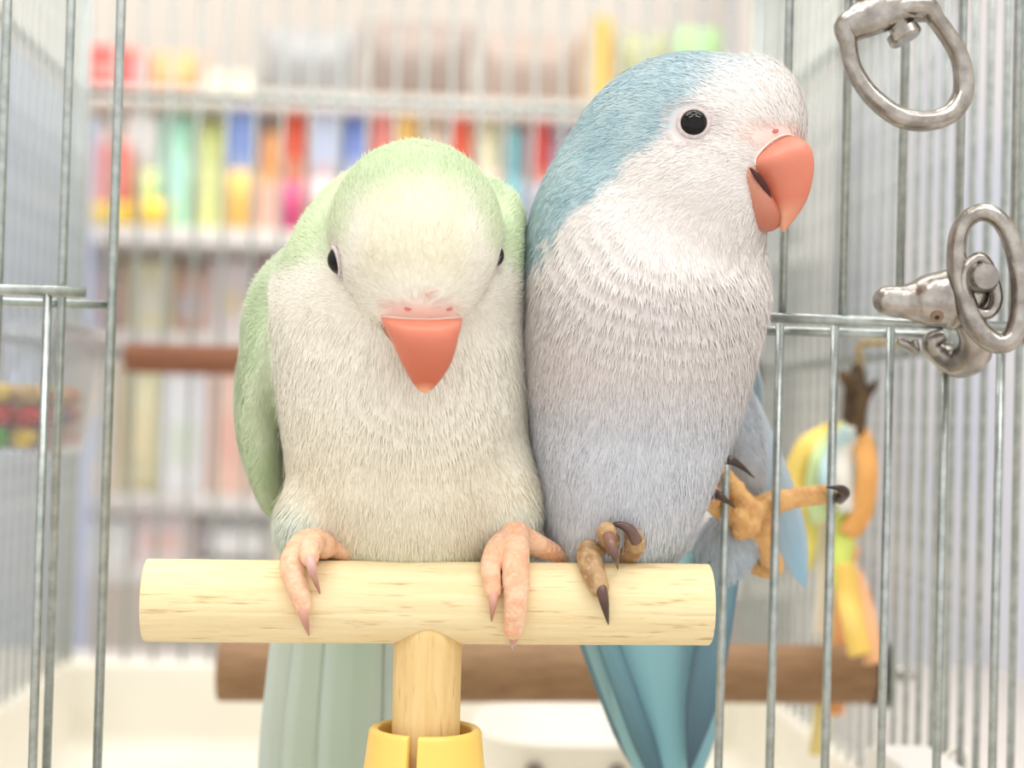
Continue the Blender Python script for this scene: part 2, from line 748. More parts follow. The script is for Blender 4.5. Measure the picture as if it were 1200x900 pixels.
# ------------------------------------------------------------------ shop (setting)
ROOM = dict(x0=-2400, x1=2400, y1=2300, z0=-1000, z1=2100)
box('floor', (-2400, -1500, -1040), (2400, 2300, -1000), mat('shop_floor', (214, 206, 196), 0.4, 0, (204, 196, 186), 4), kind='structure')
box('ceiling', (-2400, -1500, 2100), (2400, 2300, 2140), wall_white, kind='structure')
box('wall_back', (-2400, 2300, -1000), (2400, 2340, 2100), mat('wall_back_paint', (222, 215, 207), 0.8, 0, (212, 204, 196), 3), kind='structure')
box('wall_left', (-2440, -1500, -1000), (-2400, 2300, 2100), wall_white, kind='structure')
box('wall_right', (2400, -1500, -1000), (2440, 2300, 2100), wall_white, kind='structure')

lamp_m = mat('lamp_housing', (235, 235, 235), 0.5)
for i, (lx, ly) in enumerate(LAMPS):
    V, F = box_geo((lx - 620, ly - 160, 2050), (lx + 620, ly + 160, 2100), 6)
    o = link('ceiling_lamp', mesh_mm('ceiling_lamp', V, F), lamp_m, None, False)
    tag(o, 'long white fluorescent lamp housing on the shop ceiling', 'lamp', 'fluorescent lamps on the shop ceiling')

# table carrying the cage
tb = empty('display_table', (0, 760, -CZ - 30))
tag(tb, 'white display table under the bird cage', 'table')
table_m = mat('table_laminate', (208, 202, 197), 0.5, 0, (200, 194, 189), 6)
box('table_top', (-620, 330, -CZ - 30), (620, 1180, -CZ), table_m, tb, 3)
for sx in (-580, 580):
    for sy in (370, 1140):
        box('leg', (sx - 22, sy - 22, -1000), (sx + 22, sy + 22, -CZ - 30), table_m, tb, 2)

# ------------------------------------------------------------------ shop rack behind the cage
YR = 1600.0
rack = empty('shop_rack', (0, 1750, -1000))
tag(rack, 'white steel shop rack full of packages behind the cage', 'rack')
rack_m = mat('rack_enamel', (242, 236, 228), 0.5, 0, (236, 229, 220), 5)
SHELF_PY = [118, 285, 398, 585, 668]
SHELF_Z = [P(500, y, YR)[2] for y in SHELF_PY] + [-520, -900]
for z in SHELF_Z:
    box('shelf_board', (-700, YR - (74 if z == SHELF_Z[1] else 20), z - 16), (380, YR + 330, z), rack_m, rack, 2)
for x in (-700, 380):
    for y in (YR, YR + 315):
        box('upright', (x - 16, y - 16, -1000), (x + 16, y + 16, 640), rack_m, rack, 2)


def pouch_geo(x0, x1, z0, z1, yf, th):
    """pillow bag with crimped flat top and bottom seams"""
    nx, nz = 10, 14
    V, F = [], []
    for side in (0, 1):
        for k in range(nz + 1):
            t = k / nz
            for i in range(nx + 1):
                u = i / nx
                puff = (math.sin(math.pi * min(max((t - 0.04) / 0.86, 0), 1)) ** 0.5) * (math.sin(math.pi * (0.06 + 0.88 * u)) ** 0.45)
                pin = 0.04 * (1 - abs(2 * t - 1)) * (x1 - x0)
                x = x0 + pin + (x1 - x0 - 2 * pin) * u
                d = 1.0 + th * 0.5 * puff
                V.append((x, yf + th * 0.5 + (-d if side == 0 else d), z0 + (z1 - z0) * t))
    n = (nx + 1) * (nz + 1)
    for k in range(nz):
        for i in range(nx):
            a = k * (nx + 1) + i
            F.append((a, a + 1, a + nx + 2, a + nx + 1))
            F.append((n + a, n + a + nx + 1, n + a + nx + 2, n + a + 1))
    for i in range(nx):
        F.append((i, n + i, n + i + 1, i + 1))
        a = nz * (nx + 1) + i
        F.append((a, a + 1, n + a + 1, n + a))
    for k in range(nz):
        a = k * (nx + 1)
        F.append((a, a + nx + 1, n + a + nx + 1, n + a))
        a = a + nx
        F.append((a, n + a, n + a + nx + 1, a + nx + 1))
    return V, F


PK = {'red': (226, 62, 58), 'coral': (240, 118, 104), 'orange': (246, 166, 92), 'cream': (246, 232, 208),
      'silver grey': (176, 176, 176), 'taupe': (168, 152, 142), 'brown grey': (182, 164, 152), 'yellow': (252, 212, 84),
      'olive': (168, 172, 120), 'bright green': (160, 220, 130), 'peach': (246, 196, 172), 'white': (246, 245, 244),
      'mint': (176, 240, 214), 'lime': (212, 220, 130), 'blue': (104, 136, 220), 'pale blue': (196, 212, 240),
      'teal': (110, 176, 184), 'lavender': (206, 196, 224), 'pink': (244, 206, 206), 'golden': (246, 200, 110),
      'vermilion': (240, 96, 66), 'blush': (240, 222, 216), 'lemon': (246, 238, 190), 'magenta': (214, 84, 130)}
ROWS = [
    ('top', 0, [(98, 146, 50, 'red', 'p'), (149, 170, 55, 'coral', 'p'), (173, 236, 56, 'orange', 'p'), (239, 300, 84, 'cream', 'b'),
                (303, 418, 26, 'silver grey', 'p'), (422, 556, 18, 'taupe', 'p'), (560, 686, 32, 'brown grey', 'p'),
                (690, 718, 18, 'golden', 'b'), (721, 788, 32, 'olive', 'p'), (791, 846, 28, 'bright green', 'p')]),
    ('second', 1, [(98, 142, 150, 'peach', 'b'), (146, 182, 132, 'white', 'b'), (185, 222, 132, 'mint', 'p'), (225, 262, 140, 'lime', 'p'),
                   (265, 300, 122, 'blue', 'b'), (303, 328, 150, 'orange', 'p'), (331, 357, 124, 'vermilion', 'p'), (360, 398, 132, 'pale blue', 'b'),
                   (401, 431, 124, 'blue', 'p'), (434, 459, 126, 'coral', 'b'), (462, 488, 128, 'golden', 'b'), (491, 524, 142, 'cream', 'p'),
                   (527, 550, 132, 'vermilion', 'b'), (553, 586, 138, 'lemon', 'p'), (589, 615, 150, 'teal', 'b'), (618, 642, 138, 'red', 'b'),
                   (646, 700, 150, 'lavender', 'p')]),
    ('third', 2, [(96, 144, 312, 'pink', 'p'), (148, 200, 306, 'lemon', 'b'), (204, 240, 314, 'peach', 'p'), (244, 296, 304, 'blush', 'b'),
                  (300, 350, 310, 'pink', 'b'), (354, 410, 306, 'cream', 'p')]),
    ('fourth', 3, [(84, 138, 430, 'cream', 'b'), (142, 186, 418, 'lemon', 'p'), (190, 240, 440, 'white', 'b'), (244, 300, 424, 'peach', 'b'),
                   (304, 352, 430, 'blush', 'p')]),
    ('lowest', 4, [(70, 150, 606, 'white', 'b'), (154, 226, 600, 'blush', 'b'), (230, 318, 604, 'white', 'p'), (322, 380, 606, 'cream', 'b')]),
]
KIND = {'p': 'pouch', 'b': 'carton'}
for rn, si, items in ROWS:
    zb = SHELF_Z[si]
    for k, (xa, xb, yt, cn, kd) in enumerate(items):
        xm = (xa + xb) / 2
        a, b = P(xa, (yt + SHELF_PY[si]) / 2, YR)[0], P(xb, (yt + SHELF_PY[si]) / 2, YR)[0]
        zt = P(xm, yt, YR)[2]
        th = min(60, (b - a) * 0.9)
        pk = PK[cn] if cn in ('red', 'vermilion', 'golden', 'taupe', 'brown grey', 'silver grey') else tuple(int(v * 0.72 + 250 * 0.28) for v in PK[cn])
        m = mat('package_' + cn.replace(' ', '_'), pk, 0.35, 0, tuple(min(255, int(v * 0.9 + 22)) for v in PK[cn]), 30)
        nm = ('food_pouch' if kd == 'p' else 'food_carton')
        if kd == 'p':
            V, F = pouch_geo(a, b, zb, zt, YR, th)
        else:
            V, F = box_geo((a, YR, zb), (b, YR + th, zt), 2.5)
        root = empty(nm, ((a + b) / 2, YR + th / 2, zb))
        link('wrapper' if kd == 'p' else 'body', mesh_mm(nm, V, F), m, root, kd == 'p')
        # printed front label patch, slightly proud of the pack
        c2 = [(250, 246, 236), (250, 228, 170), (240, 176, 156), (206, 218, 240), (214, 230, 190)][(k * 3 + si) % 5]
        lm = mat('pack_print_%d_%s' % ((k * 3 + si) % 5, cn.replace(' ', '_')), tuple(int(0.5 * x + 0.5 * y) for x, y in zip(c2, pk)), 0.4)
        w_, h_ = (b - a), (zt - zb)
        yo = 0.6 if kd == 'b' else th * 0.02 + 1.0
        if not (si == 0 and k > 3):         # the big sacks on the top shelf are plain
            V, F = box_geo((a + 0.2 * w_, YR - yo, zb + 0.25 * h_), (b - 0.2 * w_, YR + (1 if kd == 'b' else th * 0.3), zb + 0.6 * h_), 0.3)
            link('print_panel', mesh_mm('print_panel', V, F), lm, root, False)
        lft = items[k - 1] if k > 0 else None
        rgt = items[k + 1] if k + 1 < len(items) else None
        if lft and rgt:
            ctx = 'between %s %s and %s %s' % (lft[3], KIND[lft[4]], rgt[3], KIND[rgt[4]])
        elif lft:
            ctx = 'at the row end beside %s %s' % (lft[3], KIND[lft[4]])
        else:
            ctx = 'at the row end beside %s %s' % (rgt[3], KIND[rgt[4]])
        tag(root, '%s %s %s on %s rack shelf' % (cn, KIND[kd], ctx, rn), 'package', 'packages on the shop rack')
# two yellow pouches and a red one set in front of the second row
for xa, xb, yt, cn, lb in ((104, 150, 236, 'yellow', 'small yellow pouch before the peach carton on rack shelf'),
                           (154, 200, 232, 'yellow', 'plump yellow pouch before the white carton and mint pouch'),
                           (326, 352, 212, 'magenta', 'small magenta pouch before the vermilion pouch on rack shelf')):
    a, b = P(xa, 260, YR - 70)[0], P(xb, 260, YR - 70)[0]
    V, F = pouch_geo(a, b, SHELF_Z[1], P(xa, yt, YR - 70)[2], YR - 72, 18)
    o = link('food_pouch', mesh_mm('food_pouch', V, F), mat('package_' + cn, PK[cn], 0.35, 0, tuple(min(255, v + 15) for v in PK[cn]), 30))
    tag(o, lb, 'package', 'packages on the shop rack')

FR = [(108, 150, 168, 'coral', 'b'), (154, 184, 196, 'lime', 'p'), (187, 220, 184, 'mint', 'b'), (224, 258, 198, 'lime', 'b'), (262, 298, 196, 'golden', 'p'), (302, 326, 214, 'peach', 'b'),
      (354, 392, 206, 'pink', 'p'), (560, 584, 196, 'peach', 'p'), (588, 612, 204, 'teal', 'p'), (616, 644, 214, 'lavender', 'b')]
for k, (xa, xb, yt, cn, kd) in enumerate(FR):
    a, b = P(xa, 240, YR - 50)[0], P(xb, 240, YR - 50)[0]
    zt = P((xa + xb) / 2, yt, YR - 50)[2]
    V, F = pouch_geo(a, b, SHELF_Z[1], zt, YR - 50, 36) if kd == 'p' else box_geo((a, YR - 50, SHELF_Z[1]), (b, YR - 14, zt), 2.5)
    nm = 'food_pouch' if kd == 'p' else 'food_carton'
    o = link(nm, mesh_mm(nm, V, F), MATS['package_' + cn.replace(' ', '_')], None, kd == 'p')
    nb_ = FR[k - 1] if k else FR[k + 1]
    tag(o, 'short %s %s beside %s %s in the front rank of second rack shelf' % (cn, KIND[kd], nb_[3], KIND[nb_[4]]), 'package', 'packages on the shop rack')

# panels of the neighbouring display bays, seen through the cage's side walls
V, F = box_geo((420, 900, -1000), (440, 2290, 760), 2)
o = link('partition_panel', mesh_mm('partition_panel', V, F), mat('partition_pale', (240, 238, 242), 0.45, 0, (218, 226, 244), 5, bump=0), None, False)
tag(o, 'pale grey partition panel beside the shop rack', 'partition')
V, F = box_geo((400, 820, P(985, 52, 1584)[2]), (419, 2000, 700), 2)
o = link('header_board', mesh_mm('header_board', V, F), mat('header_taupe', (186, 178, 166), 0.6, 0, (174, 166, 156), 6), None, False)
tag(o, 'taupe header board fixed along the pale partition panel', 'board')
V, F = box_geo((-330, 1185, -1000), (-305, 1570, 262), 2)
o = link('partition_panel', mesh_mm('partition_panel', V, F), mat('partition_blue', (206, 222, 254), 0.45, 0, (216, 228, 254), 5), None, False)
tag(o, 'light blue partition panel standing beside the table', 'partition')

# ------------------------------------------------------------------ bird cage
XL, XR, YF, YB = -163.0, 156.0, 400.0, 789.0
ZR, ZM, ZT, ZROOF = -122.0, 24.0, 148.0, 236.0
cage = empty('bird_cage', ((XL + XR) / 2, (YF + YB) / 2, ZR))
tag(cage, 'galvanised wire bird cage with an open front doorway', 'cage')
RW = 1.05


def rod_mesh(name, L, r, ax=2, nseg=10):
    v = [0, 0, 0]
    v[ax] = L
    V, F = tube_geo([(0, 0, 0), tuple(v)], r, nseg, 2)
    me = bpy.data.meshes.new(name)
    me.from_pydata([tuple(np.array(q) * 0.001) for q in V], [], F)
    me.materials.append(zinc)
    for p in me.polygons:
        p.use_smooth = len(p.vertices) == 4
    return me


def rod(name, me, p):
    o = bpy.data.objects.new(name, me)
    col.objects.link(o)
    o.location = W(p)
    o.parent = cage
    o.matrix_parent_inverse = parent_inv(cage)
    return o


PIT = 13.0
full = rod_mesh('wire', ZROOF - ZR + 4, RW)
nb = int((XR - XL) / PIT)
for i in range(1, nb):
    rod('wire', full, (XL + (XR - XL) * i / nb, YB, ZR - 4))
nsd = int((YB - YF) / PIT)
for xs in (XL, XR):
    for i in range(1, nsd):
        rod('wire', full, (xs, YF + (YB - YF) * i / nsd, ZR - 4))
roofw = rod_mesh('wire', YB - YF, RW, 1)
for i in range(1, nb):
    rod('wire', roofw, (XL + (XR - XL) * i / nb, YF, ZROOF))
post = rod_mesh('corner_post', ZROOF - ZR + 4, 2.3)
for xs in (XL, XR):
    for ys in (YF, YB):
        rod('corner_post', post, (xs, ys, ZR - 4))
xrail, yrail = rod_mesh('rail', XR - XL, 1.7, 0), rod_mesh('rail', YB - YF, 1.7, 1)
for z in (ZT, ZROOF):
    rod('rail', xrail, (XL, YB + 2.4, z))
rod('rail', xrail, (XL, YB + 2.4, ZM))
for xs, s in ((XL, -1), (XR, 1)):
    for z in (ZT, ZM, ZROOF):
        rod('rail', yrail, (xs + s * 2.4, YF, z))
rod('rail', xrail, (XL, YF, ZROOF))
rod('rail', xrail, (XL, YF + 2, ZR + 6))

# front wires: doorway edges and the panels on both sides of it
zlo = ZR + 4


def front_wire(px, py, Y, z0, z1, r=RW):
    p = P(px, py, Y)
    rod('wire', rod_mesh('wire', z1 - z0, r), (p[0], Y, z0))


zr = P(905, 375, 397)[2]
for px in (848, 908, 972.5, 1038, 1103, 1168, 1233):
    front_wire(px, 640, 401, zlo, zr, 1.08)
for px in (921, 991, 1058, 1125, 1190):
    front_wire(px, 190, 398, zr, ZROOF, 1.08)
front_wire(128, 450, 400, zlo, ZROOF, 1.15)
front_wire(69, 450, 401, zlo, ZROOF, 1.1)
front_wire(47, 620, 396, zlo, P(60, 340, 396)[2], 1.05)
front_wire(4, 150, 400, zlo, ZROOF, 1.15)
for px in (-60, -125, -190, -250):
    front_wire(px, 400, 400, zlo, ZROOF, 1.05)


def rail_between(a, b, r, name='door_rail'):
    return tube(name, [a, b], r, zinc, cage, 12, 2)


rail_between(P(851, 370, 397), (XR, 397, P(1100, 381, 397)[2]), 1.25)
rail_between(P(851, 386, 403), (XR, 403, P(1100, 393, 403)[2]), 1.15)
rail_between((XL, 396, P(40, 340, 396)[2]), P(100, 342, 396), 1.3)
rail_between((XL, 402, P(40, 355, 402)[2]), P(131, 357.5, 402), 1.15)
# bottom bar of the doorway that carries the perch clamp
rail_between((XL, 398, -100), (XR, 398, -100), 1.6)

# pull-out tray
tray = empty('cage_tray', (0, 595, -CZ))
tag(tray, 'cream plastic base tray under the wire cage', 'tray')
tray_m = mat('tray_plastic', (242, 238, 226), 0.38, 0, (236, 231, 216), 14)
o0, o1, t0 = (XL - 8, YF - 6), (XR + 8, YB + 8), 5.0
fz = -CZ + 12
bm = bmesh.new()


def rect_ring(d, z):
    return [(o0[0] + d, o0[1] + d, z), (o1[0] - d, o0[1] + d, z), (o1[0] - d, o1[1] - d, z), (o0[0] + d, o1[1] - d, z)]


V, F = loft([np.array(rect_ring(d, z), float) for d, z in ((6, -CZ), (0, -CZ + 8), (0, ZR), (2, ZR + 2.5), (9, ZR + 2.5), (11, ZR), (13, fz + 6), (18, fz))])
o = link('tray_shell', mesh_mm('tray_shell', V, F), tray_m, tray, False)
bv = o.modifiers.new('bevel', 'BEVEL')
bv.width = 0.004
bv.segments = 3

# white oval food dish standing in the tray
dish = empty('food_dish', (60, 625, fz))
tag(dish, 'white plastic food dish standing in the cage tray', 'dish')
dc = P(672, 850, 622)
rings = []
for f, z in ((0.80, fz), (0.86, fz + 4), (1.0, -120.5), (1.03, -118.5), (1.0, -117), (0.94, -118.5), (0.80, fz + 8), (0.3, fz + 6)):
    rings.append(ering((dc[0], 640, z), (36 * f, 0, 0), (0, 44 * f, 0), 40, 2.8))
V, F = loft(rings)
link('bowl', mesh_mm('bowl', V, F), plastic_white, dish)
for sx in (-16, 14):
    V, F = loft([ering((dc[0] + sx, 599.0 - d, -128), (3.2 * q, 0, 0), (0, 0, 3.2 * q), 14) for d, q in ((-3, 1), (2.0, 1), (3.0, 0.8))])
    link('screw', mesh_mm('screw', V, F), mat('screw_dark', (120, 108, 110), 0.4, 0.6), dish)

# white seed hopper on the side wall
hop = empty('seed_hopper', (140, 455, -140))
tag(hop, 'white plastic seed hopper against the wire side wall', 'hopper')
pa, pb = P(1052, 880, 498), P(1200, 900, 420)
prof = []
for y, z in ((500, -150), (500, -108), (498, -101), (493, -96.5), (486, -94.5), (412, -94), (408, -96), (406, -100), (406, -150)):
    prof.append((y, z))
rings = [np.array([(x, y, z) for y, z in prof]) for x in (136.0, 153.5)]
V, F = loft(rings)
o = link('hopper_body', mesh_mm('hopper_body', V, F), mat('hopper_plastic', (232, 230, 226), 0.4, 0, (226, 224, 220), 20), hop, False)
bv = o.modifiers.new('bevel', 'BEVEL')
bv.width = 0.0012
bv.segments = 2
for y in (430, 470):
    tube('hook', [(150, y, -97), (156, y, -92), (158.6, y, -94), (158.6, y, -100)], 1.0, plastic_white, hop, 8)

# ------------------------------------------------------------------ perches
def cyl_between(name, a, b, r, m, parent, nseg=32, bev=0.8, nlen=24, rough=0.0, grooves=()):
    a, b = np.asarray(a, float), np.asarray(b, float)
    ax = _norm(b - a)
    n = _norm(np.cross(ax, [0, 0.2, 1.0]))
    q = np.cross(ax, n)
    L = np.linalg.norm(b - a)
    rings = []
    st = [(0, r - bev), (bev * 0.35, r - bev * 0.35), (bev, r)] + [(L * k / nlen, r) for k in range(1, nlen)] + [(L - bev, r), (L - bev * 0.35, r - bev * 0.35), (L, r - bev)]
    for k, (d, rr) in enumerate(st):
        ring = []
        for j in range(nseg):
            t = 2 * math.pi * j / nseg
            w = rr * (1 + rough * (math.sin(3 * t + d * 0.11) * 0.5 + math.sin(7 * t - d * 0.05) * 0.3 + math.sin(13 * t + 1.3 * d) * 0.2))
            for g0, gw, gd in grooves:
                dt = (t - g0 - 0.02 * math.sin(d * 0.13 + g0 * 9) + math.pi) % (2 * math.pi) - math.pi
                w -= gd * math.exp(-(dt / gw) ** 2) * (0.55 + 0.45 * math.sin(d * 0.07 + g0 * 31))
            ring.append(a + ax * d + w * (math.cos(t) * n + math.sin(t) * q))
        rings.append(np.array(ring))
    V, F = loft(rings)
    o = link(name, mesh_mm(name, V, F), m, parent)
    return o


def mark_sharp_caps(o):
    for p in o.data.polygons:
        if len(p.vertices) > 8:
            p.use_smooth = False


# T-perch in the doorway
YP = 372.0
PA, PB, PR = P(171, 703.5, YP), P(831, 708.5, YP), 9.15
tp = empty('t_perch', P(500, 900, YP))
tag(tp, 'pale wooden T-shaped perch with yellow clamp that both parakeets stand on', 'perch')
o = cyl_between('crossbar', PA, PB, PR, pale_wood, tp, 144, 0.35, 60, 0.008, ((0.36, 0.035, 0.28), (0.80, 0.05, 0.16), (-0.15, 0.03, 0.10), (0.62, 0.02, 0.12)))
mark_sharp_caps(o)
# post with a saddle-cut top that wraps the bar
pc = P(500, 800, YP)
pr = 7.6
prt = []
for k in range(25):
    f = k / 24
    ring = []
    for j in range(32):
        t = 2 * math.pi * j / 32
        x, y = pr * math.cos(t), pr * math.sin(t)
        ztop = (PA[2] + PB[2]) / 2 - math.sqrt(max(PR * PR - y * y, 0)) * 1.0 + 0.6 + 1.9 * math.cos(t) ** 2 * 0
        zbot = -118.0
        ring.append((pc[0] + x * (1 + 0.02 * math.sin(5 * t + f * 3)), YP + y, zbot + (ztop - zbot) * f))
    prt.append(np.array(ring))
V, F = loft(prt)
link('post', mesh_mm('post', V, F), post_wood, tp)
# yellow split socket
cup_top = P(497, 852, YP)[2]


def socket_wall(a0, a1, ztop, dz=0.0):
    """thick curved wall segment between angles (degrees), flaring downwards"""
    ri, ro = 10.4, 12.6
    n = max(6, int((a1 - a0) / 8))
    rings = []
    for k in range(n + 1):
        a = math.radians(a0 + (a1 - a0) * k / n)
        cs, sn = math.cos(a), math.sin(a)
        sec = []
        for r, z in ((ri, ztop - 0.5), (ri + 0.5, ztop), (ro - 0.6, ztop), (ro, ztop - 0.7), (ro + 2.4, ztop - 22), (ro + 3.0, ztop - 40), (ri + 2.0, ztop - 40), (ri + 0.6, ztop - 22)):
            sec.append((pc[0] + r * cs, YP + r * sn, z))
        rings.append(np.array(sec))
    return loft(rings)


sock = link('socket', mesh_mm('socket', *merge_geo(socket_wall(-98, 78, cup_top), socket_wall(92, 252, cup_top))), yellow_pl, tp, False)
bv = sock.modifiers.new('bevel', 'BEVEL')
bv.width = 0.0006
bv.segments = 2
for p in sock.data.polygons:
    p.use_smooth = True
V, F = merge_geo(box_geo((pc[0] - 12, YP + 10, -118), (pc[0] + 12, 394, -92), 1.5), box_geo((pc[0] - 12, 402, -118), (pc[0] + 12, 407, -92), 1.5),
                 box_geo((pc[0] - 12, YP + 10, -124), (pc[0] + 12, 407, -116), 1.5))
link('clamp', mesh_mm('clamp', V, F), yellow_pl, tp, False)


def on_bar(px, py, off):
    """point on the crossbar surface (pushed out by off mm) seen at a pixel; silhouettes go over the top"""
    d = _norm(ray(px, py))
    ax = _norm(PB - PA)
    # minimise in the plane across the axis
    dd = d - ax * d.dot(ax)
    oo = -PA + ax * PA.dot(ax)
    R = PR + off
    A_, B_, C_ = dd.dot(dd), 2 * dd.dot(oo), oo.dot(oo) - R * R
    disc = B_ * B_ - 4 * A_ * C_
    t = (-B_ - math.sqrt(disc)) / (2 * A_) if disc > 0 else -B_ / (2 * A_)
    return d * t


# brown perches inside
lp = empty('wooden_perch', P(1025, 790, 556))
tag(lp, 'thick brown wooden perch bolted low on the side wires', 'perch')
la, lb = P(256, 787, 556), P(1024, 790, 556)
cyl_between('dowel', la, lb, 9.9, brown_wood, lp, 36, 0.8, 40, 0.015)
lx = _norm(lb - la)
cyl_between('washer', lb + lx * 0.2, (XR - 1.6, lb[1], lb[2]), 10.8, black_rub, lp, 30, 0.5, 3)
wx = XR + 2
cyl_between('washer', (XR + 1.3, lb[1], lb[2]), (XR + 3.6, lb[1], lb[2]), 11.5, black_rub, lp, 30, 0.4, 3)
cyl_between('bolt', lb, (XR + 14, lb[1], lb[2]), 1.8, chrome, lp, 12, 0.2, 3)
tube('wing_nut', [(XR + 6, lb[1] - 9, lb[2] + 2), (XR + 7, lb[1] - 4, lb[2] + 0.5), (XR + 7, lb[1], lb[2]), (XR + 7, lb[1] + 4, lb[2] + 0.5), (XR + 6, lb[1] + 9, lb[2] + 2)],
     [2.2, 1.8, 3.0, 1.8, 2.2], chrome, lp, 10)

up = empty('wooden_perch', (XR, 762, 26))
tag(up, 'reddish brown wooden perch high at the back of the cage', 'perch')
ua, ub = P(147, 419, 762), P(640, 432, 762)
ub = ua + (ub - ua) * ((XR - 3 - ua[0]) / (ub[0] - ua[0]))
cyl_between('dowel', ua, ub, 6.9, red_wood, up, 32, 0.8, 30, 0.012)
cyl_between('washer', ub - np.array([0.5, 0, 0]), (XR - 1.4, ub[1], ub[2]), 8.5, black_rub, up, 24, 0.3, 2)
cyl_between('bolt', ub, (XR + 10, ub[1], ub[2]), 1.8, chrome, up, 12, 0.2, 3)

# ------------------------------------------------------------------ swivel snap clips
def sdf_obj(name, s, h, m, parent, colf=None, smooth_it=0):
    V, F = s.mesh(h)
    me = np_mesh(name, V, F)
    if colf is not None:
        set_col(me, colf(V))
    o = link(name, me, m, parent)
    return o


def cone_stack(name, a, b, prof, m, parent, nseg=24):
    """turned piece along a-b; prof: (fraction, radius)"""
    a, b = np.asarray(a, float), np.asarray(b, float)
    ax = _norm(b - a)
    n = _norm(np.cross(ax, [0.3, 0.9, 0.2]))
    q = np.cross(ax, n)
    V, F = loft([ering(a + (b - a) * f, n * r, q * r, nseg) for f, r in prof])
    o = link(name, mesh_mm(name, V, F), m, parent)
    md = o.modifiers.new('edges', 'EDGE_SPLIT')
    md.split_angle = math.radians(40)
    return o


clip = empty('snap_clip', P(1100, 385, 392))
tag(clip, 'metal swivel snap clip gripping the door rail with its ring standing up', 'clip')
s = Sdf()
s.chain([P(1040, 352, 387), P(1062, 354, 386.5), P(1080, 353, 386)], [3.5, 4.0, 4.7], 1.5)
s.chain([P(1080, 353, 386), P(1094, 351, 385.5), P(1112, 349, 385)], [4.9, 6.3, 6.7], 1.2)
s.chain([P(1112, 349, 385), P(1131, 346, 384)], [6.4, 6.2], 0.6)
s.ell(P(1122, 348, 384.5), (2.4, 7.2, 8.0), 0.8, rotm(0, 8, 0))
sdf_obj('barrel', s, 0.45, chrome, clip)
tube('hook_jaw', [P(1108, 392, 396), P(1092, 400, 397), P(1100, 412, 398), P(1122, 424, 396), P(1140, 416, 392), P(1143, 394, 388), P(1132, 372, 386)],
     [1.6, 2.4, 3.0, 4.0, 4.3, 3.9, 3.4], chrome, clip, 14, 30)
tube('spring_gate', [P(1052, 398, 394), P(1064, 404, 394), P(1074, 411, 394.5), P(1072, 398, 395)], [0.9, 1.1, 0.8, 0.9], chrome, clip, 10)
loop = [(1124, 330), (1121, 300), (1124, 272), (1137, 254), (1156, 249), (1175, 262), (1188, 290), (1195, 325), (1196, 362), (1188, 392), (1172, 403), (1152, 392), (1136, 368)]
tube('swivel_ring', [P(x, y, 380 - 4 * math.sin((x - 1120) / 80 * 1.5)) for x, y in loop], [2.5, 2.3, 2.1, 2.1, 2.1, 2.1, 2.2, 2.3, 2.4, 2.4, 2.4, 2.6, 2.7, 2.5], chrome, clip, 14, 72, closed=True, flat=1.25)
tube('swivel_eye', [P(x, y, 378) for x, y in ((1140, 306), (1130, 320), (1131, 345), (1144, 366), (1160, 366), (1168, 348), (1160, 318), (1150, 303))],
     1.5, chrome, clip, 10, 40, closed=True, flat=1.3)
cone_stack('stud', P(1140, 331, 383), P(1156, 324, 373), ((0, 2.4), (0.35, 2.4), (0.36, 3.4), (0.9, 3.4), (1.0, 2.9)), chrome, clip)
q, nq = s.hit(1098, 371)
cone_stack('rivet', q + nq * -0.8, q + nq * 0.35, ((0, 1.6), (0.9, 1.6), (1.0, 1.3)), mat('brass_rivet', (150, 128, 108), 0.4, 1.0), clip, 18)
cone_stack('rivet_hole', q + nq * -0.8, q + nq * 0.45, ((0, 0.6), (1.0, 0.6)), black_rub, clip, 14)

clip2 = empty('snap_clip', P(1050, 30, 385))
tag(clip2, 'metal swivel snap clip hanging from the front wires with its open D ring below', 'clip')
loop = [(996, 24), (994, 50), (999, 76), (1013, 102), (1033, 123), (1057, 138), (1085, 142), (1112, 134), (1127, 114), (1129, 90), (1124, 66), (1112, 44), (1096, 22), (1078, 7)]
tube('swivel_ring', [P(x, y, 384 - 3 * math.sin((x - 990) / 140 * math.pi)) for x, y in loop], [2.6, 2.2, 2.0, 2.1, 2.3, 2.4, 2.4, 2.4, 2.5, 2.4, 2.2, 2.1, 2.1, 2.4, 2.6], chrome, clip2, 14, 90, closed=True, flat=1.2)
tube('ring_bar', [P(994, 34, 384), P(1010, 24, 383), P(1035, 14, 382.5), P(1062, 6, 383), P(1090, 10, 384)], [2.8, 3.5, 3.7, 3.5, 2.6], chrome, clip2, 16, 24, flat=1.3)
cone_stack('stud', P(1028, -14, 384), P(1063, 47, 382), ((0, 2.6), (0.80, 2.6), (0.82, 3.9), (0.95, 4.1), (1.0, 3.6)), chrome, clip2, 26)
s = Sdf()
s.chain([P(1028, -10, 386), P(1012, -60, 388), P(1002, -120, 390), P(1000, -170, 391)], [5.5, 6.0, 4.5, 3.4], 1)
s.chain([P(1000, -170, 391), P(990, -225, 391), P(1000, -245, 397), P(1002, -232, 403)], [3.2, 3.0, 2.8, 2.0], 2)
sdf_obj('barrel', s, 0.7, chrome, clip2)
rod('rail', xrail, (XL, YF - 1.5, P(1000, -236, 397)[2]))

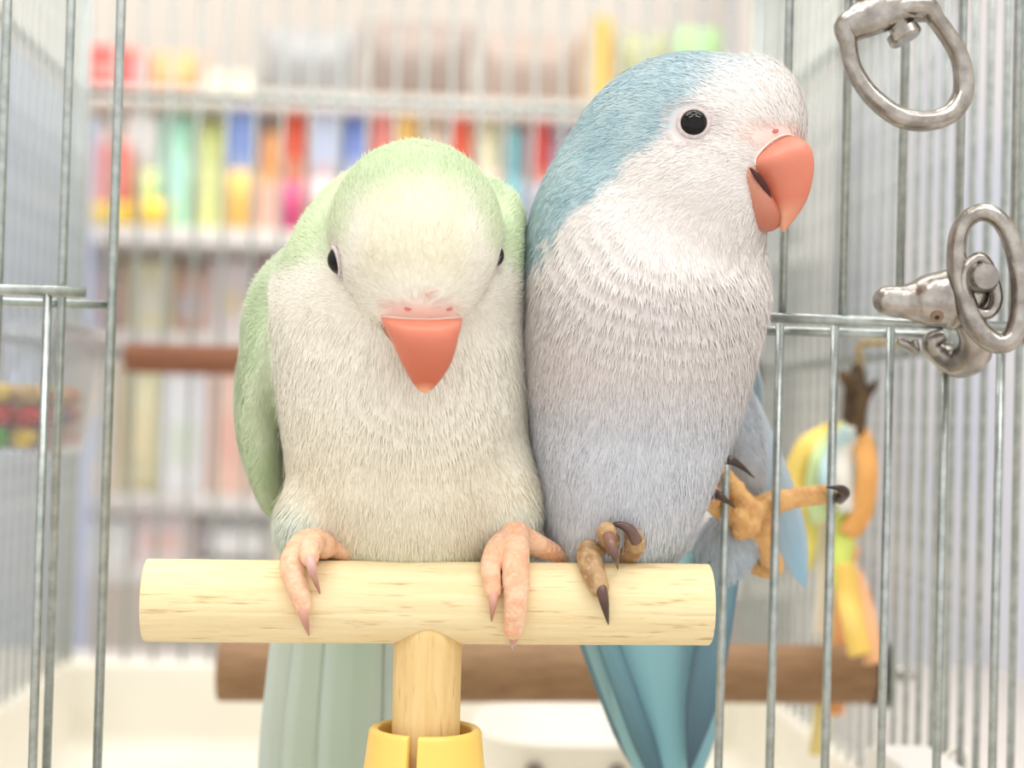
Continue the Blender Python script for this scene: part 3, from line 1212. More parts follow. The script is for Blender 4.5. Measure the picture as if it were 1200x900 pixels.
# ------------------------------------------------------------------ hanging toy
toy = empty('hanging_toy', P(1005, 405, 541))
tag(toy, 'colourful paper strip toy hanging by a dark knotted cord inside the side wires', 'toy')
YT = 541.0
tx = P(1006, 410, YT)
cord_m = mat('toy_cord', (190, 168, 120), 0.8, 0, (150, 126, 84), 300)
bark_m = mat('toy_knot', (52, 38, 28), 0.75, 0, (104, 80, 52), 180, bump=0.8, bscale=260)
tube('cord', [(XR + 2.4, YT, ZM + 2.0), (XR - 1, YT, ZM + 3.5), P(1009, 404, YT), P(1008, 425, YT), P(1003, 450, YT)], 1.3, cord_m, toy, 8)
s = Sdf()
s.chain([P(1005, 432, YT), P(1003, 465, YT), P(1000, 500, YT)], [2.2, 4.2, 4.0], 1)
s.chain([P(1000, 455, YT - 2), P(990, 442, YT - 4), P(986, 438, YT - 4)], [2.6, 2.0, 1.4], 2)
s.chain([P(1008, 470, YT), P(1022, 455, YT), P(1027, 446, YT)], [2.4, 1.4, 0.9], 2)
sdf_obj('knot', s, 0.6, bark_m, toy)


def ribbon(name, pts, w, m, parent, side=(1, 0, 0), th=0.5, n=22):
    C = catmull(pts, n)
    T = np.gradient(C, axis=0)
    T /= np.linalg.norm(T, axis=1)[:, None]
    sd = np.asarray(side, float)
    rings = []
    for i in range(n):
        a = sd - T[i] * sd.dot(T[i])
        a = _norm(a)
        b = np.cross(T[i], a)
        ww = w[0] + (w[1] - w[0]) * i / (n - 1)
        rings.append(np.array([C[i] + a * ww / 2 - b * th, C[i] - a * ww / 2 - b * th, C[i] - a * ww / 2 + b * th, C[i] + a * ww / 2 + b * th]))
    V, F = loft(rings)
    return link(name, mesh_mm(name, V, F), m, parent)


def tm(cn, c):
    c = tuple(int(v * 0.82 + 250 * 0.18) for v in c)
    return mat('toy_paper_' + cn, c, 0.7, 0, tuple(min(255, int(v * 0.92 + 18)) for v in c), 160)


TOY = [('yellow', (255, 214, 84), [(998, 500), (975, 512), (948, 530), (936, 565), (945, 600)], (9, 13), 3, -4),
       ('orange', (250, 166, 66), [(1000, 500), (1012, 520), (1016, 555), (1010, 600), (992, 628)], (7, 9), -2, -3),
       ('white', (246, 240, 228), [(998, 500), (990, 530), (988, 560), (992, 600)], (6, 6), -4, -5),
       ('pale_green', (206, 226, 150), [(996, 502), (975, 520), (962, 545), (958, 580), (966, 610)], (8, 10), 0, -4),
       ('sky', (190, 224, 226), [(996, 504), (978, 530), (970, 560), (976, 590)], (7, 6), -5, -6),
       ('lemon', (250, 230, 100), [(960, 585), (950, 610), (948, 640), (944, 668)], (8, 5), 3, 3),
       ('lime', (216, 232, 84), [(992, 590), (990, 625), (986, 665), (994, 700)], (8, 7), -2, -3),
       ('golden', (255, 206, 80), [(990, 660), (994, 695), (1000, 730), (1008, 768)], (8, 8), -4, -13),
       ('apricot', (250, 176, 110), [(1000, 670), (1012, 705), (1020, 745), (1024, 778)], (6, 7), 0, -10),
       ('cream', (244, 230, 206), [(985, 560), (975, 620), (968, 690), (962, 745)], (9, 6), 6, 6),
       ('tangerine', (248, 160, 84), [(1000, 640), (990, 700), (985, 780), (980, 838)], (5, 6), 26, 26),
       ('primrose', (248, 224, 130), [(990, 640), (978, 720), (968, 800), (958, 885)], (5, 7), 30, 30)]
for cn, c, pts, w, y0, y1 in TOY:
    n_ = len(pts)
    ribbon('paper_strip', [P(x, y, YT + y0 + (y1 - y0) * i / (n_ - 1) + 2.0 * math.sin(i * 2.1)) for i, (x, y) in enumerate(pts)], w, tm(cn, c), toy,
           (1, 0.35, 0.1))

# ------------------------------------------------------------------ clear food cup with pellets
cup = empty('food_cup', (-143, 600, P(80, 528, 600)[2]))
tag(cup, 'clear plastic food cup of coloured pellets hung on the side wires', 'cup')
ct, cb = P(100, 380, 600)[2], P(80, 530, 600)[2]


def cup_ring(d, z, f):
    x1 = -122 - 6 * (1 - f) - d
    return np.array([(-160.5 + d, 560 + d, z), (x1, 560 + d + 4 * (1 - f), z), (x1, 642 - d - 4 * (1 - f), z), (-160.5 + d, 642 - d, z)])


V, F = loft([cup_ring(0, cb, 0), cup_ring(0, ct - 3, 1), cup_ring(-2, ct - 2, 1), cup_ring(-2, ct, 1), cup_ring(1.3, ct, 1), cup_ring(1.3, cb + 1.5, 0)])
o = link('cup_shell', mesh_mm('cup_shell', V, F), clear, cup, False)
for y in (575, 627):
    tube('hook', [(-160, y, ct - 2), (-164, y, ct + 6), (-166.6, y, ct + 2), (-166.6, y, ct - 6)], 1.0, zinc, cup, 8)
PEL = [('red', (216, 52, 44)), ('tan', (206, 172, 112)), ('green', (116, 190, 84)), ('tan', (206, 172, 112)), ('plum', (132, 110, 128)), ('red', (216, 52, 44)), ('yellow', (238, 204, 92))]
pel_me = {}
for cn, c in PEL:
    if cn in pel_me:
        continue
    bm = bmesh.new()
    bmesh.ops.create_icosphere(bm, subdivisions=2, radius=1)
    for v in bm.verts:
        v.co = Vector((v.co.x * 0.0046, v.co.y * 0.0046, v.co.z * 0.0036)) * (1 + 0.06 * math.sin(v.co.x * 9 + v.co.y * 5))
    me = bpy.data.meshes.new('food_pellet')
    bm.to_mesh(me)
    bm.free()
    me.materials.append(mat('pellet_' + cn, c, 0.7, 0, tuple(int(v * 0.85) for v in c), 300))
    for p in me.polygons:
        p.use_smooth = True
    pel_me[cn] = me
rp = random.Random(3)
for layer in range(3):
    for ix in range(3):
        for iy in range(8):
            cn = PEL[rp.randrange(len(PEL))][0]
            o = bpy.data.objects.new('food_pellet', pel_me[cn])
            col.objects.link(o)
            o.location = W((-153.0 + ix * 9.4 + rp.uniform(-0.4, 0.4) + (layer % 2) * 0.8, 568.5 + iy * 9.3 + rp.uniform(-0.3, 0.3), cb + 5.4 + layer * 7.3 + rp.uniform(0, 0.2)))
            o.rotation_euler = (rp.uniform(-0.3, 0.3), rp.uniform(-0.3, 0.3), rp.uniform(0, 3))
            tag(o, '%s food pellet in the clear cup' % cn, 'pellet', '%s food pellets in the clear cup' % cn)


# ------------------------------------------------------------------ bird building blocks
def eye_ball(c, n, r, parent, lid=0.55, sub_r=None):
    bm = bmesh.new()
    bmesh.ops.create_uvsphere(bm, u_segments=32, v_segments=20, radius=r)
    V = [np.array(v.co) + c for v in bm.verts]
    bm.verts.index_update()
    F = [tuple(v.index for v in f.verts) for f in bm.faces]
    bm.free()
    e = link('eye', mesh_mm('eye', V, F), eye_m, parent)
    n = _norm(n)
    a = _norm(np.cross(n, [0, 0, 1]))
    b = np.cross(n, a)
    rr = sub_r or r * 0.98
    off = math.sqrt(max(r * r - rr * rr, 0))
    ring = [c + n * off + rr * (math.cos(t) * a + math.sin(t) * b) for t in np.linspace(0, 2 * math.pi, 16, endpoint=False)]
    tube('eyelid', ring, lid, lid_m, e, 10, 48, closed=True)
    return e


def claw(pts, r0, c0, c1, parent):
    n = 14
    V, F = tube_geo(pts, [r0, r0 * 0.95, r0 * 0.75, r0 * 0.45, 0.12], 12, n)
    me = mesh_mm('claw', V, F)
    t = np.repeat(np.linspace(0, 1, n), 12)
    set_col(me, mixc(np.tile(lin(c0), (len(t), 1)), np.tile(lin(c1), (len(t), 1)), t))
    return link('claw', me, claw_m, parent)


def foot(name, chains, blobs, colf, parent, h=0.36):
    s = Sdf()
    for pts, rad in chains:
        C = catmull(pts, max(10, (len(pts) - 1) * 11))
        L = np.concatenate([[0], np.cumsum(np.linalg.norm(np.diff(C, axis=0), axis=1))])
        rr = np.interp(np.linspace(0, 1, len(C)), np.linspace(0, 1, len(rad)), rad) * (1 + 0.06 * np.sin(L * 4.6))
        s.chain(C, rr, 0.4)
    for c, r in blobs:
        s.ell(c, (r, r, r), 1.0)
    return sdf_obj(name, s, h, skin_m, parent, colf)


def foot_col(ca, cb, cc, sc=2.2):
    def f(p):
        n1 = vnoise(p, sc, 1)
        n2 = vnoise(p, sc * 0.35, 2)
        c = mixc(np.tile(lin(ca), (len(p), 1)), np.tile(lin(cb), (len(p), 1)), smoothstep(0.25, 0.75, n1))
        return mixc(c, np.tile(lin(cc), (len(p), 1)), smoothstep(0.55, 0.95, n2) * 0.6)
    return f


def col_of(c, p):
    return np.tile(lin(c), (len(p), 1))


# ------------------------------------------------------------------ pale green parakeet
gb = empty('parakeet', P(480, 655, 380))
tag(gb, 'pale green parakeet with bowed head and salmon beak standing on the T perch', 'bird')
G = Sdf()
G.ell(P(470, 405, 389), (29.3, 27, 33), 8, None, 'breast')
G.ell(P(478, 525, 392), (28.6, 27, 36), 10, None, 'breast')
G.ell(P(480, 600, 394), (25.5, 23, 20), 8, None, 'belly')
G.ell(P(478, 305, 396), (26.5, 24, 25), 8, None, 'neck')
G.ell(P(375, 320, 390), (7.5, 14, 15), 8, rotm(0, 25, 0), 'neck')
G.ell(P(487, 272, 369), (19.4, 24, 20.2), 5, rotm(20, 0, 0), 'head')
G.ell(P(490, 314, 357), (14.0, 13, 13), 6, None, 'head')
G.ell(P(418, 350, 376), (11.0, 12, 12), 5, None, 'cheek')
G.ell(P(548, 346, 375), (8.0, 10, 10), 4, None, 'cheek')
G.ell(P(492, 350, 355), (9.6, 9.5, 6.4), 4, None, 'head')
G.ell(P(583, 240, 388), (3.8, 8, 7.0), 4, rotm(0, -35, 0), 'back')
G.ell(P(592, 300, 386), (4.5, 12, 14), 5, None, 'neck')
# folded wing, lying along the flank
G.ell(P(322, 350, 404), (5.5, 16, 13), 4, rotm(0, 22, 0), 'wing')
G.ell(P(311, 430, 405), (6.3, 19, 24), 3, rotm(0, 4, 0), 'wing')
G.ell(P(309, 510, 407), (5.6, 17, 20), 2.5, rotm(0, -10, 0), 'wing')
G.ell(P(322, 568, 408), (3.2, 12, 10), 2, rotm(0, -20, 0), 'wing')
# thighs
G.ell(P(365, 618, 385), (8.5, 11, 10), 5, rotm(0, -12, 0), 'thigh')
G.ell(P(597, 590, 384), (7.8, 11, 15), 5, rotm(0, -6, 0), 'thigh')

GH = P(487, 275, 368)
GY0 = G.hit(491, 366)[0][1]
g_chin = P(497, 455, 360)
g_beak = P(491, 372, GY0)
g_eye_l, g_n_l = G.hit(395, 306)
g_eye_r = P(575, 300, 367)
for q_ in range(30):
    if float(G(g_eye_r[None])[0]) > -1.4:
        break
    g_eye_r = g_eye_r + np.array([0.3, 0, 0])
g_n_r = G.normal(g_eye_r[None])[0]


def g_ripple(p):
    r = np.linalg.norm((p - g_chin) * np.array([0.75, 1, 1]), axis=1)
    msk = smoothstep(3, 8, r) * (1 - smoothstep(14, 22, r)) * (p[:, 2] < g_chin[2] + 6)
    return msk * 0.11 * np.sin(r * 2.0 + 2.5 * vnoise(p, 9, 3))


def g_col(p):
    c = col_of((240, 236, 224), p)
    warm = smoothstep(P(480, 440, 365)[2], P(480, 600, 365)[2], p[:, 2] * 1.0) if False else 1 - smoothstep(P(480, 600, 365)[2], P(480, 430, 365)[2], p[:, 2])
    c = mixc(c, col_of((232, 224, 202), p), warm * 0.9)
    v = p - GH
    g = v @ _norm([0, 0.55, 0.83])
    head = smoothstep(P(480, 330, 365)[2], P(480, 300, 365)[2], p[:, 2])
    c = mixc(c, col_of((234, 228, 204), p), smoothstep(P(480, 360, 365)[2], P(480, 320, 365)[2], p[:, 2]) * smoothstep(13, 8, np.abs(p[:, 0] - GH[0])) * 0.8)
    n = vnoise(p, 5, 5) * 6 - 3
    c = mixc(c, col_of((186, 206, 164), p), head * smoothstep(-12, 4, g + n) * 0.95)
    side = smoothstep(11, 17, np.abs(p[:, 0] - GH[0])) * smoothstep(P(480, 310, 365)[2], P(480, 285, 365)[2], p[:, 2])
    c = mixc(c, col_of((210, 224, 184), p), side * 0.7)
    tagz = G.near(p)
    wing = (tagz == 'wing') | (tagz == 'back')
    back = np.maximum(smoothstep(398, 408, p[:, 1]), wing * 1.0)
    wn = vnoise(p * np.array([1, 1, 0.35]), 3.2, 8)
    wc = mixc(col_of((188, 206, 168), p), col_of((206, 218, 188), p), smoothstep(0.3, 0.8, wn))
    c = mixc(c, wc, back)
    th = G.weight(p, 'thigh', 4.5) * smoothstep(P(480, 560, 380)[2], P(480, 640, 380)[2], p[:, 2])
    c = mixc(c, col_of((212, 230, 226), p), th * 0.9)
    low = (1 - smoothstep(P(480, 660, 380)[2], P(480, 620, 380)[2], p[:, 2]))
    c = mixc(c, col_of((214, 222, 196), p), low * 0.8)
    # bare pink skin above the beak
    d = np.abs(p[:, 2] - P(491, 366, GY0)[2])
    cere = smoothstep(3.4, 0.6, d) * smoothstep(10, 5, np.abs(p[:, 0] - g_beak[0])) * (p[:, 1] < GY0 + 9)
    c = mixc(c, col_of((238, 200, 190), p), cere * 0.85)
    eyes = np.minimum(np.linalg.norm(p - g_eye_l, axis=1), np.linalg.norm(p - g_eye_r, axis=1))
    c = mixc(c, col_of((206, 192, 186), p), smoothstep(5.6, 3.8, eyes) * 0.8)
    return c


def g_flow(p):
    rad = p - g_beak
    rad /= np.linalg.norm(rad, axis=1)[:, None]
    up = smoothstep(P(480, 400, 365)[2], P(480, 340, 365)[2], p[:, 2])
    dn = np.tile(np.array([0, 0.25, -1.0]), (len(p), 1))
    dn[:, 0] = (p[:, 0] - P(475, 450, 380)[0]) * 0.012
    return rad * up[:, None] + dn * (1 - up)[:, None]


def g_skip(p):
    e = (np.linalg.norm(p - g_eye_l, axis=1) < 4.0) | (np.linalg.norm(p - g_eye_r, axis=1) < 4.0)
    ce = (np.abs(p[:, 2] - P(491, 367, GY0)[2]) < 1.1) & (np.abs(p[:, 0] - g_beak[0]) < 9.3) & (p[:, 1] < GY0 + 9)
    return e | ce


V, F = G.mesh(0.8)
N = G.normal(V, 0.6)
V = V + N * g_ripple(V)[:, None]
me = np_mesh('body', V, F)
set_col(me, g_col(V))
link('body', me, plume_green, gb)


def g_len(p):
    tz = G.near(p)
    L = np.where(smoothstep(P(480, 400, 365)[2], P(480, 350, 365)[2], p[:, 2]) > 0.5, 2.6, 3.8)
    return np.where(tz == 'wing', 3.0, L)


plumage('down_feathers', V, F, g_col, g_flow, Rippled(G, g_ripple), 120000, g_len, 0.13, 0.05, plume_green, gb, g_skip, 0.03)
plumage('stray_barbs', V, F, g_col, g_flow, Rippled(G, g_ripple), 12000, lambda p: g_len(p) * 1.25, 0.07, 0.22, plume_green, gb, g_skip, 0.05)

eye_ball(g_eye_l - g_n_l * 1.3, g_n_l, 3.4, gb, 0.5, 3.05)
eye_ball(g_eye_r - g_n_r * 0.6, g_n_r, 3.0, gb, 0.5, 2.6)
# beak
spec = [(492, 360, 12.0, 46, 5.0), (494, 374, 4.9, 49, 6.6), (496, 388, 3.6, 42, 6.7), (498, 405, 3.2, 37, 6.2), (499.5, 424, 3.6, 30, 5.2), (499, 440, 4.6, 21, 3.9), (498, 452, 5.8, 12, 2.4), (497.5, 460, 6.8, 4, 0.8)]
rings, bc = [], []
low_rings = []
for k, (cx, cy, dy, hw, th) in enumerate(spec):
    c = P(cx, cy, GY0 + dy)
    e = 2.3
    tilt = -0.25 + 0.10 * k
    rings.append(ering(c, (hw / 5.45, 0, 0), (0, th * math.cos(tilt), -th * math.sin(tilt)), 32, e))
    t = k / (len(spec) - 1)
    bc += [lin((220, 136, 112)) * (1 - t) + lin((194, 96, 68)) * t if t < 0.9 else lin((236, 170, 140))] * 32
V, F = loft(rings)
me = mesh_mm('upper_beak', V, F)
set_col(me, np.array(bc))
o = link('upper_beak', me, beak_m, gb)
o.modifiers.new('sub', 'SUBSURF').levels = 1
o.modifiers['sub'].render_levels = 2
for cx, cy, dy, hw, th in ((488, 376, 11, 46, 4.5), (489, 392, 10, 38, 5), (492, 408, 9.5, 28, 4.5), (494, 420, 10, 14, 2.5)):
    low_rings.append(ering(P(cx, cy, GY0 + dy), (hw / 5.4, 0, 0), (0, th, 0.5), 24))
V, F = loft(low_rings)
me = mesh_mm('lower_beak', V, F)
set_col(me, np.tile(lin((176, 120, 96)), (len(V), 1)))
link('lower_beak', me, beak_m, gb)


def skin_line(field, ra, rb, js, lift=0.15):
    out = []
    for j in js:
        for u in np.linspace(0, 1, 60):
            p = ra[j] * (1 - u) + rb[j] * u
            if float(field(p[None])[0]) > 0.05:
                break
        out.append(p + field.normal(p[None])[0] * lift)
    return out


tube('beak_rim', skin_line(G, rings[0], rings[1], range(17, 32, 2)), [0.12, 0.22, 0.3, 0.28, 0.25, 0.3, 0.26, 0.14], flake_m, gb, 8, 40)
for nx, ny in ((478, 361), (526, 361)):
    q, nq = G.hit(nx, ny)
    V, F = loft([ering(q + nq * d, np.array([r, 0, 0]), np.array([0, 0.2, 1]) * r * 0.8, 14) for d, r in ((-1, 0.8), (0.0, 0.8), (0.12, 0.5))])
    link('nostril', mesh_mm('nostril', V, F), nostril_m, gb)
# small bare parting in the forehead feathers
q1, n1_ = G.hit(500, 343)
q2, n2_ = G.hit(514, 339)
q3, n3_ = G.hit(505, 349)
tube('skin_parting', [q3 + n3_ * 0.3, q1 + n1_ * 0.45, q2 + n2_ * 0.3], [0.1, 0.32, 0.1], mat('pink_skin', (238, 190, 180), 0.6), gb, 8, 14)

pinkc = foot_col((236, 196, 164), (230, 178, 144), (244, 214, 190))
f1 = foot('foot', [([P(374, 618, 382), P(370, 630, 376), P(352, 640, 371), on_bar(342, 664, 2.5), on_bar(350, 692, 2.1), on_bar(355, 711, 1.9)], [2.6, 2.9, 2.7, 2.6, 2.2, 1.9]),
                   ([P(376, 634, 376), P(368, 637, 368), P(363, 643, 363.5), P(363, 655, 360.8)], [2.8, 2.5, 2.3, 1.9]),
                   ([P(376, 634, 376), P(388, 640, 375), P(406, 646, 375), P(424, 652, 377)], [2.8, 2.6, 2.2, 1.6]),
                   ([P(366, 636, 378), P(346, 650, 380), P(334, 656, 381)], [2.4, 2.0, 1.5])],
          [(P(379, 640, 372), 3.0)], pinkc, gb)
claw([on_bar(353, 708, 2.3), on_bar(356, 721, 3.0), on_bar(359, 734, 2.0), on_bar(362, 745, 0.3)], 1.2, (222, 168, 150), (168, 116, 104), f1)
claw([P(363, 654, 360.0), P(366, 667, 358.6), on_bar(370, 681, 2.2), on_bar(375, 696, 0.3)], 1.15, (226, 180, 172), (170, 118, 108), f1)
f2 = foot('foot', [([P(603, 612, 380), P(603, 630, 373), on_bar(604, 660, 2.7), on_bar(605, 700, 2.4), on_bar(602, 738, 2.2)], [3.2, 3.4, 3.0, 2.7, 2.2]),
                   ([P(598, 632, 375), P(584, 640, 371), on_bar(575, 662, 2.3), on_bar(578, 693, 2.0)], [2.8, 2.4, 2.2, 1.8]),
                   ([P(612, 630, 375), P(632, 640, 376), P(650, 648, 378), P(662, 655, 380)], [2.8, 2.5, 2.0, 1.4]),
                   ([P(592, 632, 378), P(576, 644, 380), P(562, 654, 382)], [2.2, 1.9, 1.4])],
          [], pinkc, gb)
claw([on_bar(602, 735, 2.4), on_bar(602, 746, 2.2), on_bar(601, 754, 1.6), on_bar(601, 761, 0.8)], 1.2, (222, 168, 150), (160, 112, 104), f2)
claw([on_bar(578, 691, 2.2), on_bar(578, 704, 2.8), on_bar(577, 716, 2.0), on_bar(576, 728, 0.3)], 1.1, (222, 170, 152), (168, 118, 108), f2)

# tail
for bx, tx_, w, ca, cb, yb, yt in ((352, 318, 13, (206, 220, 206), (202, 214, 214), 416, 470), (386, 352, 16, (192, 212, 196), (196, 212, 200), 413, 468),
                                   (420, 400, 16, (186, 210, 194), (190, 208, 198), 411, 466), (450, 452, 13, (196, 214, 206), (190, 206, 206), 414, 470),
                                   (404, 372, 14, (178, 206, 186), (186, 206, 192), 418, 476)):
    feather('tail_feather', P(bx, 660, yb), P(tx_, 1040, yt), w, (0.05, -1, -0.35), 2.0, ca, cb, gb, feather_m, (214, 226, 220), 16, 0.75)
# flight feathers along the folded wing
for k, (bx, by, tx_, ty, w) in enumerate(((296, 400, 300, 560, 7), (303, 430, 312, 588, 7), (312, 450, 322, 606, 6.5), (320, 470, 328, 610, 5))):
    feather('wing_feather', P(bx, by, 406 + k * -1.5), P(tx_, ty, 410 - k * 1.5), w, (-0.75, -0.65, 0), 1.6 - 0.2 * k, (192, 212, 168), (194, 212, 172), gb, feather_m, (214, 228, 196), 12, 0.6, 3.0)

# ------------------------------------------------------------------ pale blue parakeet
bb = empty('parakeet', P(740, 660, 385))
tag(bb, 'pale blue and grey parakeet with raised head gripping the front wires with one foot', 'bird')
B = Sdf()
B.ell(P(756, 370, 382), (27.0, 25, 31), 8, None, 'breast')
B.ell(P(742, 455, 385), (24.8, 24, 32), 8, None, 'breast')
B.ell(P(726, 580, 388), (18.6, 19, 23), 10, None, 'belly')
B.ell(P(735, 285, 385), (23.6, 22, 22), 8, None, 'neck')
B.ell(P(740, 205, 386), (17.0, 19, 21), 8, rotm(0, 35, 0), 'neck')
B.ell(P(814, 160, 379), (24.3, 18.5, 19.4), 7, rotm(0, 0, -6), 'head')
B.ell(P(888, 135, 376), (10.0, 12, 12.5), 6, None, 'head')
B.ell(P(812, 225, 372), (15.0, 13, 13), 8, None, 'cheek')
B.ell(P(838, 262, 375), (10.0, 12, 9.0), 7, None, 'cheek')
B.ell(P(855, 330, 383), (8.0, 14, 14), 6, None, 'breast')
B.ell(P(866, 500, 414), (5.6, 6.5, 18), 2, rotm(0, -14, 0), 'wing')
B.ell(P(852, 640, 414), (7.5, 8, 11), 6, rotm(0, 30, 0), 'thigh')
B.ell(P(700, 625, 386), (9.0, 10, 9), 6, None, 'thigh')

b_eye, b_en = B.hit(813, 144)
b_beak = P(905, 195, 376)
b_chin = P(795, 262, 362)
bz = [P(800, y, 378)[2] for y in (700, 330, 285, 240, 200, 165, 130, 60, 0)]
bx_ = [P(x, 165, 378)[0] for x in (560, 622, 652, 690, 735, 778, 810, 868, 900)]


def b_col(p):
    c = col_of((236, 231, 228), p)
    # breast grey, belly cooler
    c = mixc(c, col_of((218, 212, 210), p), 1 - smoothstep(P(760, 360, 360)[2], P(760, 300, 360)[2], p[:, 2]))
    c = mixc(c, col_of((208, 212, 220), p), 1 - smoothstep(P(760, 520, 360)[2], P(760, 420, 360)[2], p[:, 2]))
    xb = np.interp(p[:, 2], bz, bx_)
    wsoft = 3.0 + 10.5 * smoothstep(P(800, 150, 378)[2], P(800, 80, 378)[2], p[:, 2])
    n = (vnoise(p, 2.4, 4) - 0.5) * 6 + (vnoise(p, 7, 9) - 0.5) * 5
    blue = smoothstep(-wsoft, wsoft, xb - p[:, 0] + n)
    hd = smoothstep(P(800, 345, 378)[2], P(800, 300, 378)[2], p[:, 2])
    nb = vnoise(p * np.array([0.5, 1, 1]), 2.6, 6)
    bc = mixc(col_of((150, 184, 196), p), col_of((180, 202, 208), p), nb)
    c = mixc(c, bc, blue * hd * 0.95)
    c = mixc(c, col_of((160, 196, 214), p), smoothstep(396, 404, p[:, 1]) * (B.near(p) != 'wing') * (B.near(p) != 'thigh') * 0.9)
    c = mixc(c, col_of((206, 210, 216), p), (B.near(p) == 'thigh') * smoothstep(396, 404, p[:, 1]))
    c = mixc(c, col_of((200, 206, 214), p), (B.near(p) == 'wing') * 1.0)
    e = np.linalg.norm(p - b_eye, axis=1)
    c = mixc(c, col_of((206, 196, 196), p), smoothstep(6.5, 4.0, e) * 0.8)
    lore = np.linalg.norm((p - P(840, 150, 365)) * np.array([0.8, 0.5, 1]), axis=1)
    c = mixc(c, col_of((202, 192, 192), p), smoothstep(5, 1.5, lore) * 0.6)
    d = np.linalg.norm((p - P(908, 178, 370)) * np.array([0.8, 0.5, 1.6]), axis=1)
    d = np.linalg.norm((p - P(908, 164, 366)) * np.array([0.7, 0.35, 2.2]), axis=1)
    c = mixc(c, col_of((242, 214, 206), p), smoothstep(8, 4, d) * 0.8)
    low = 1 - smoothstep(P(760, 680, 380)[2], P(760, 600, 380)[2], p[:, 2])
    c = mixc(c, col_of((186, 206, 216), p), low * 0.6)
    return c


def b_flow(p):
    rad = p - b_beak
    rad /= np.linalg.norm(rad, axis=1)[:, None]
    up = smoothstep(P(800, 330, 378)[2], P(800, 230, 378)[2], p[:, 2])
    dn = np.tile(np.array([0, 0.2, -1.0]), (len(p), 1))
    dn[:, 0] = (p[:, 0] - P(750, 450, 380)[0]) * 0.012
    return (rad + np.array([0, 0, -0.15])) * up[:, None] + dn * (1 - up)[:, None]


def b_ripple(p):
    r = np.linalg.norm((p - b_chin) * np.array([0.8, 1, 1]), axis=1)
    msk = smoothstep(8, 13, r) * (1 - smoothstep(26, 36, r)) * smoothstep(b_chin[2], b_chin[2] - 6, p[:, 2])
    return msk * 0.12 * np.sin(r * 1.75 + 2.5 * vnoise(p, 9, 3))


def b_skip(p):
    e = np.linalg.norm(p - b_eye, axis=1) < 4.6
    d = np.linalg.norm((p - P(908, 166, 366)) * np.array([0.7, 0.35, 2.2]), axis=1) < 4.0
    return e | d


V, F = B.mesh(0.8)
N = B.normal(V, 0.6)
V = V + N * b_ripple(V)[:, None]
me = np_mesh('body', V, F)
set_col(me, b_col(V))
link('body', me, plume_blue, bb)


def b_len(p):
    return np.where(p[:, 2] > P(800, 300, 378)[2], 2.8, 4.2)


plumage('down_feathers', V, F, b_col, b_flow, Rippled(B, b_ripple), 120000, b_len, 0.13, 0.05, plume_blue, bb, b_skip, 0.035)
plumage('stray_barbs', V, F, b_col, b_flow, Rippled(B, b_ripple), 12000, lambda p: b_len(p) * 1.25, 0.07, 0.22, plume_blue, bb, b_skip, 0.06)
eye_ball(b_eye - b_en * 1.6, b_en, 3.5, bb, 0.62, 3.2)

# beak: rings between inner and outer outline, thickness across the head
YBK = B.hit(884, 188)[0][1] + 5.2
upper = [((850, 196), (906, 156), 6.0, 2), ((866, 200), (938, 163), 8.4, 0), ((876, 208), (947, 181), 8.2, 0), ((889, 220), (949, 202), 6.6, -0.5), ((901, 238), (945, 230), 5.0, -1), ((909, 253), (935, 250), 3.0, -1.5), ((914, 264), (926, 262), 1.5, -1.8), ((917, 273), (920, 271), 0.5, -2)]
rings, bc = [], []
for k, (a, b, w, dy) in enumerate(upper):
    pa, pb = P(a[0], a[1], YBK + dy), P(b[0], b[1], YBK + dy)
    rings.append(ering((pa + pb) / 2, (pb - pa) / 2, (0.25 * w, -w, 0), 32, 2.4))
    t = k / (len(upper) - 1)
    for j in range(32):
        base = lin((218, 134, 112)) * (1 - t) + lin((206, 118, 92)) * t
        inner = 0.5 - 0.5 * math.cos(2 * math.pi * j / 32)
        if k >= 5:
            base = base * (1 - 0.6 * inner) + lin((240, 196, 160)) * 0.6 * inner
        bc.append(base)
V, F = loft(rings)
me = mesh_mm('upper_beak', V, F)
set_col(me, np.array(bc))
o = link('upper_beak', me, beak_m, bb)
o.modifiers.new('sub', 'SUBSURF').levels = 1
o.modifiers['sub'].render_levels = 2
lower = [((842, 212), (860, 176), 6.4), ((858, 226), (878, 200), 7.2), ((862, 246), (892, 220), 7.0), ((874, 266), (904, 238), 6.0), ((893, 274), (911, 250), 4.4), ((911, 270), (915, 257), 1.6)]
up_rings = rings
rings, bc = [], []
for k, (a, b, w) in enumerate(lower):
    pa, pb = P(a[0], a[1], YBK + 0.5), P(b[0], b[1], YBK + 0.5)
    rings.append(ering((pa + pb) / 2, (pb - pa) / 2, (0.25 * w, -w, 0), 28, 2.2))
    t = k / (len(lower) - 1)
    bc += [lin((206, 146, 124)) * (1 - t) + lin((176, 96, 70)) * t] * 28
V, F = loft(rings)
me = mesh_mm('lower_beak', V, F)
set_col(me, np.array(bc))
o = link('lower_beak', me, beak_m, bb)
o.modifiers.new('sub', 'SUBSURF').levels = 1
o.modifiers['sub'].render_levels = 2
tube('mouth_gap', [P(x, y, YBK - w) for x, y, w in ((879, 197, 7.6), (886, 205, 7.2), (893, 214, 6.6), (899, 224, 5.8), (904, 233, 5.0))], [0.25, 0.7, 0.75, 0.6, 0.2], mat('mouth_dark', (70, 34, 28), 0.6), bb, 8, 20)
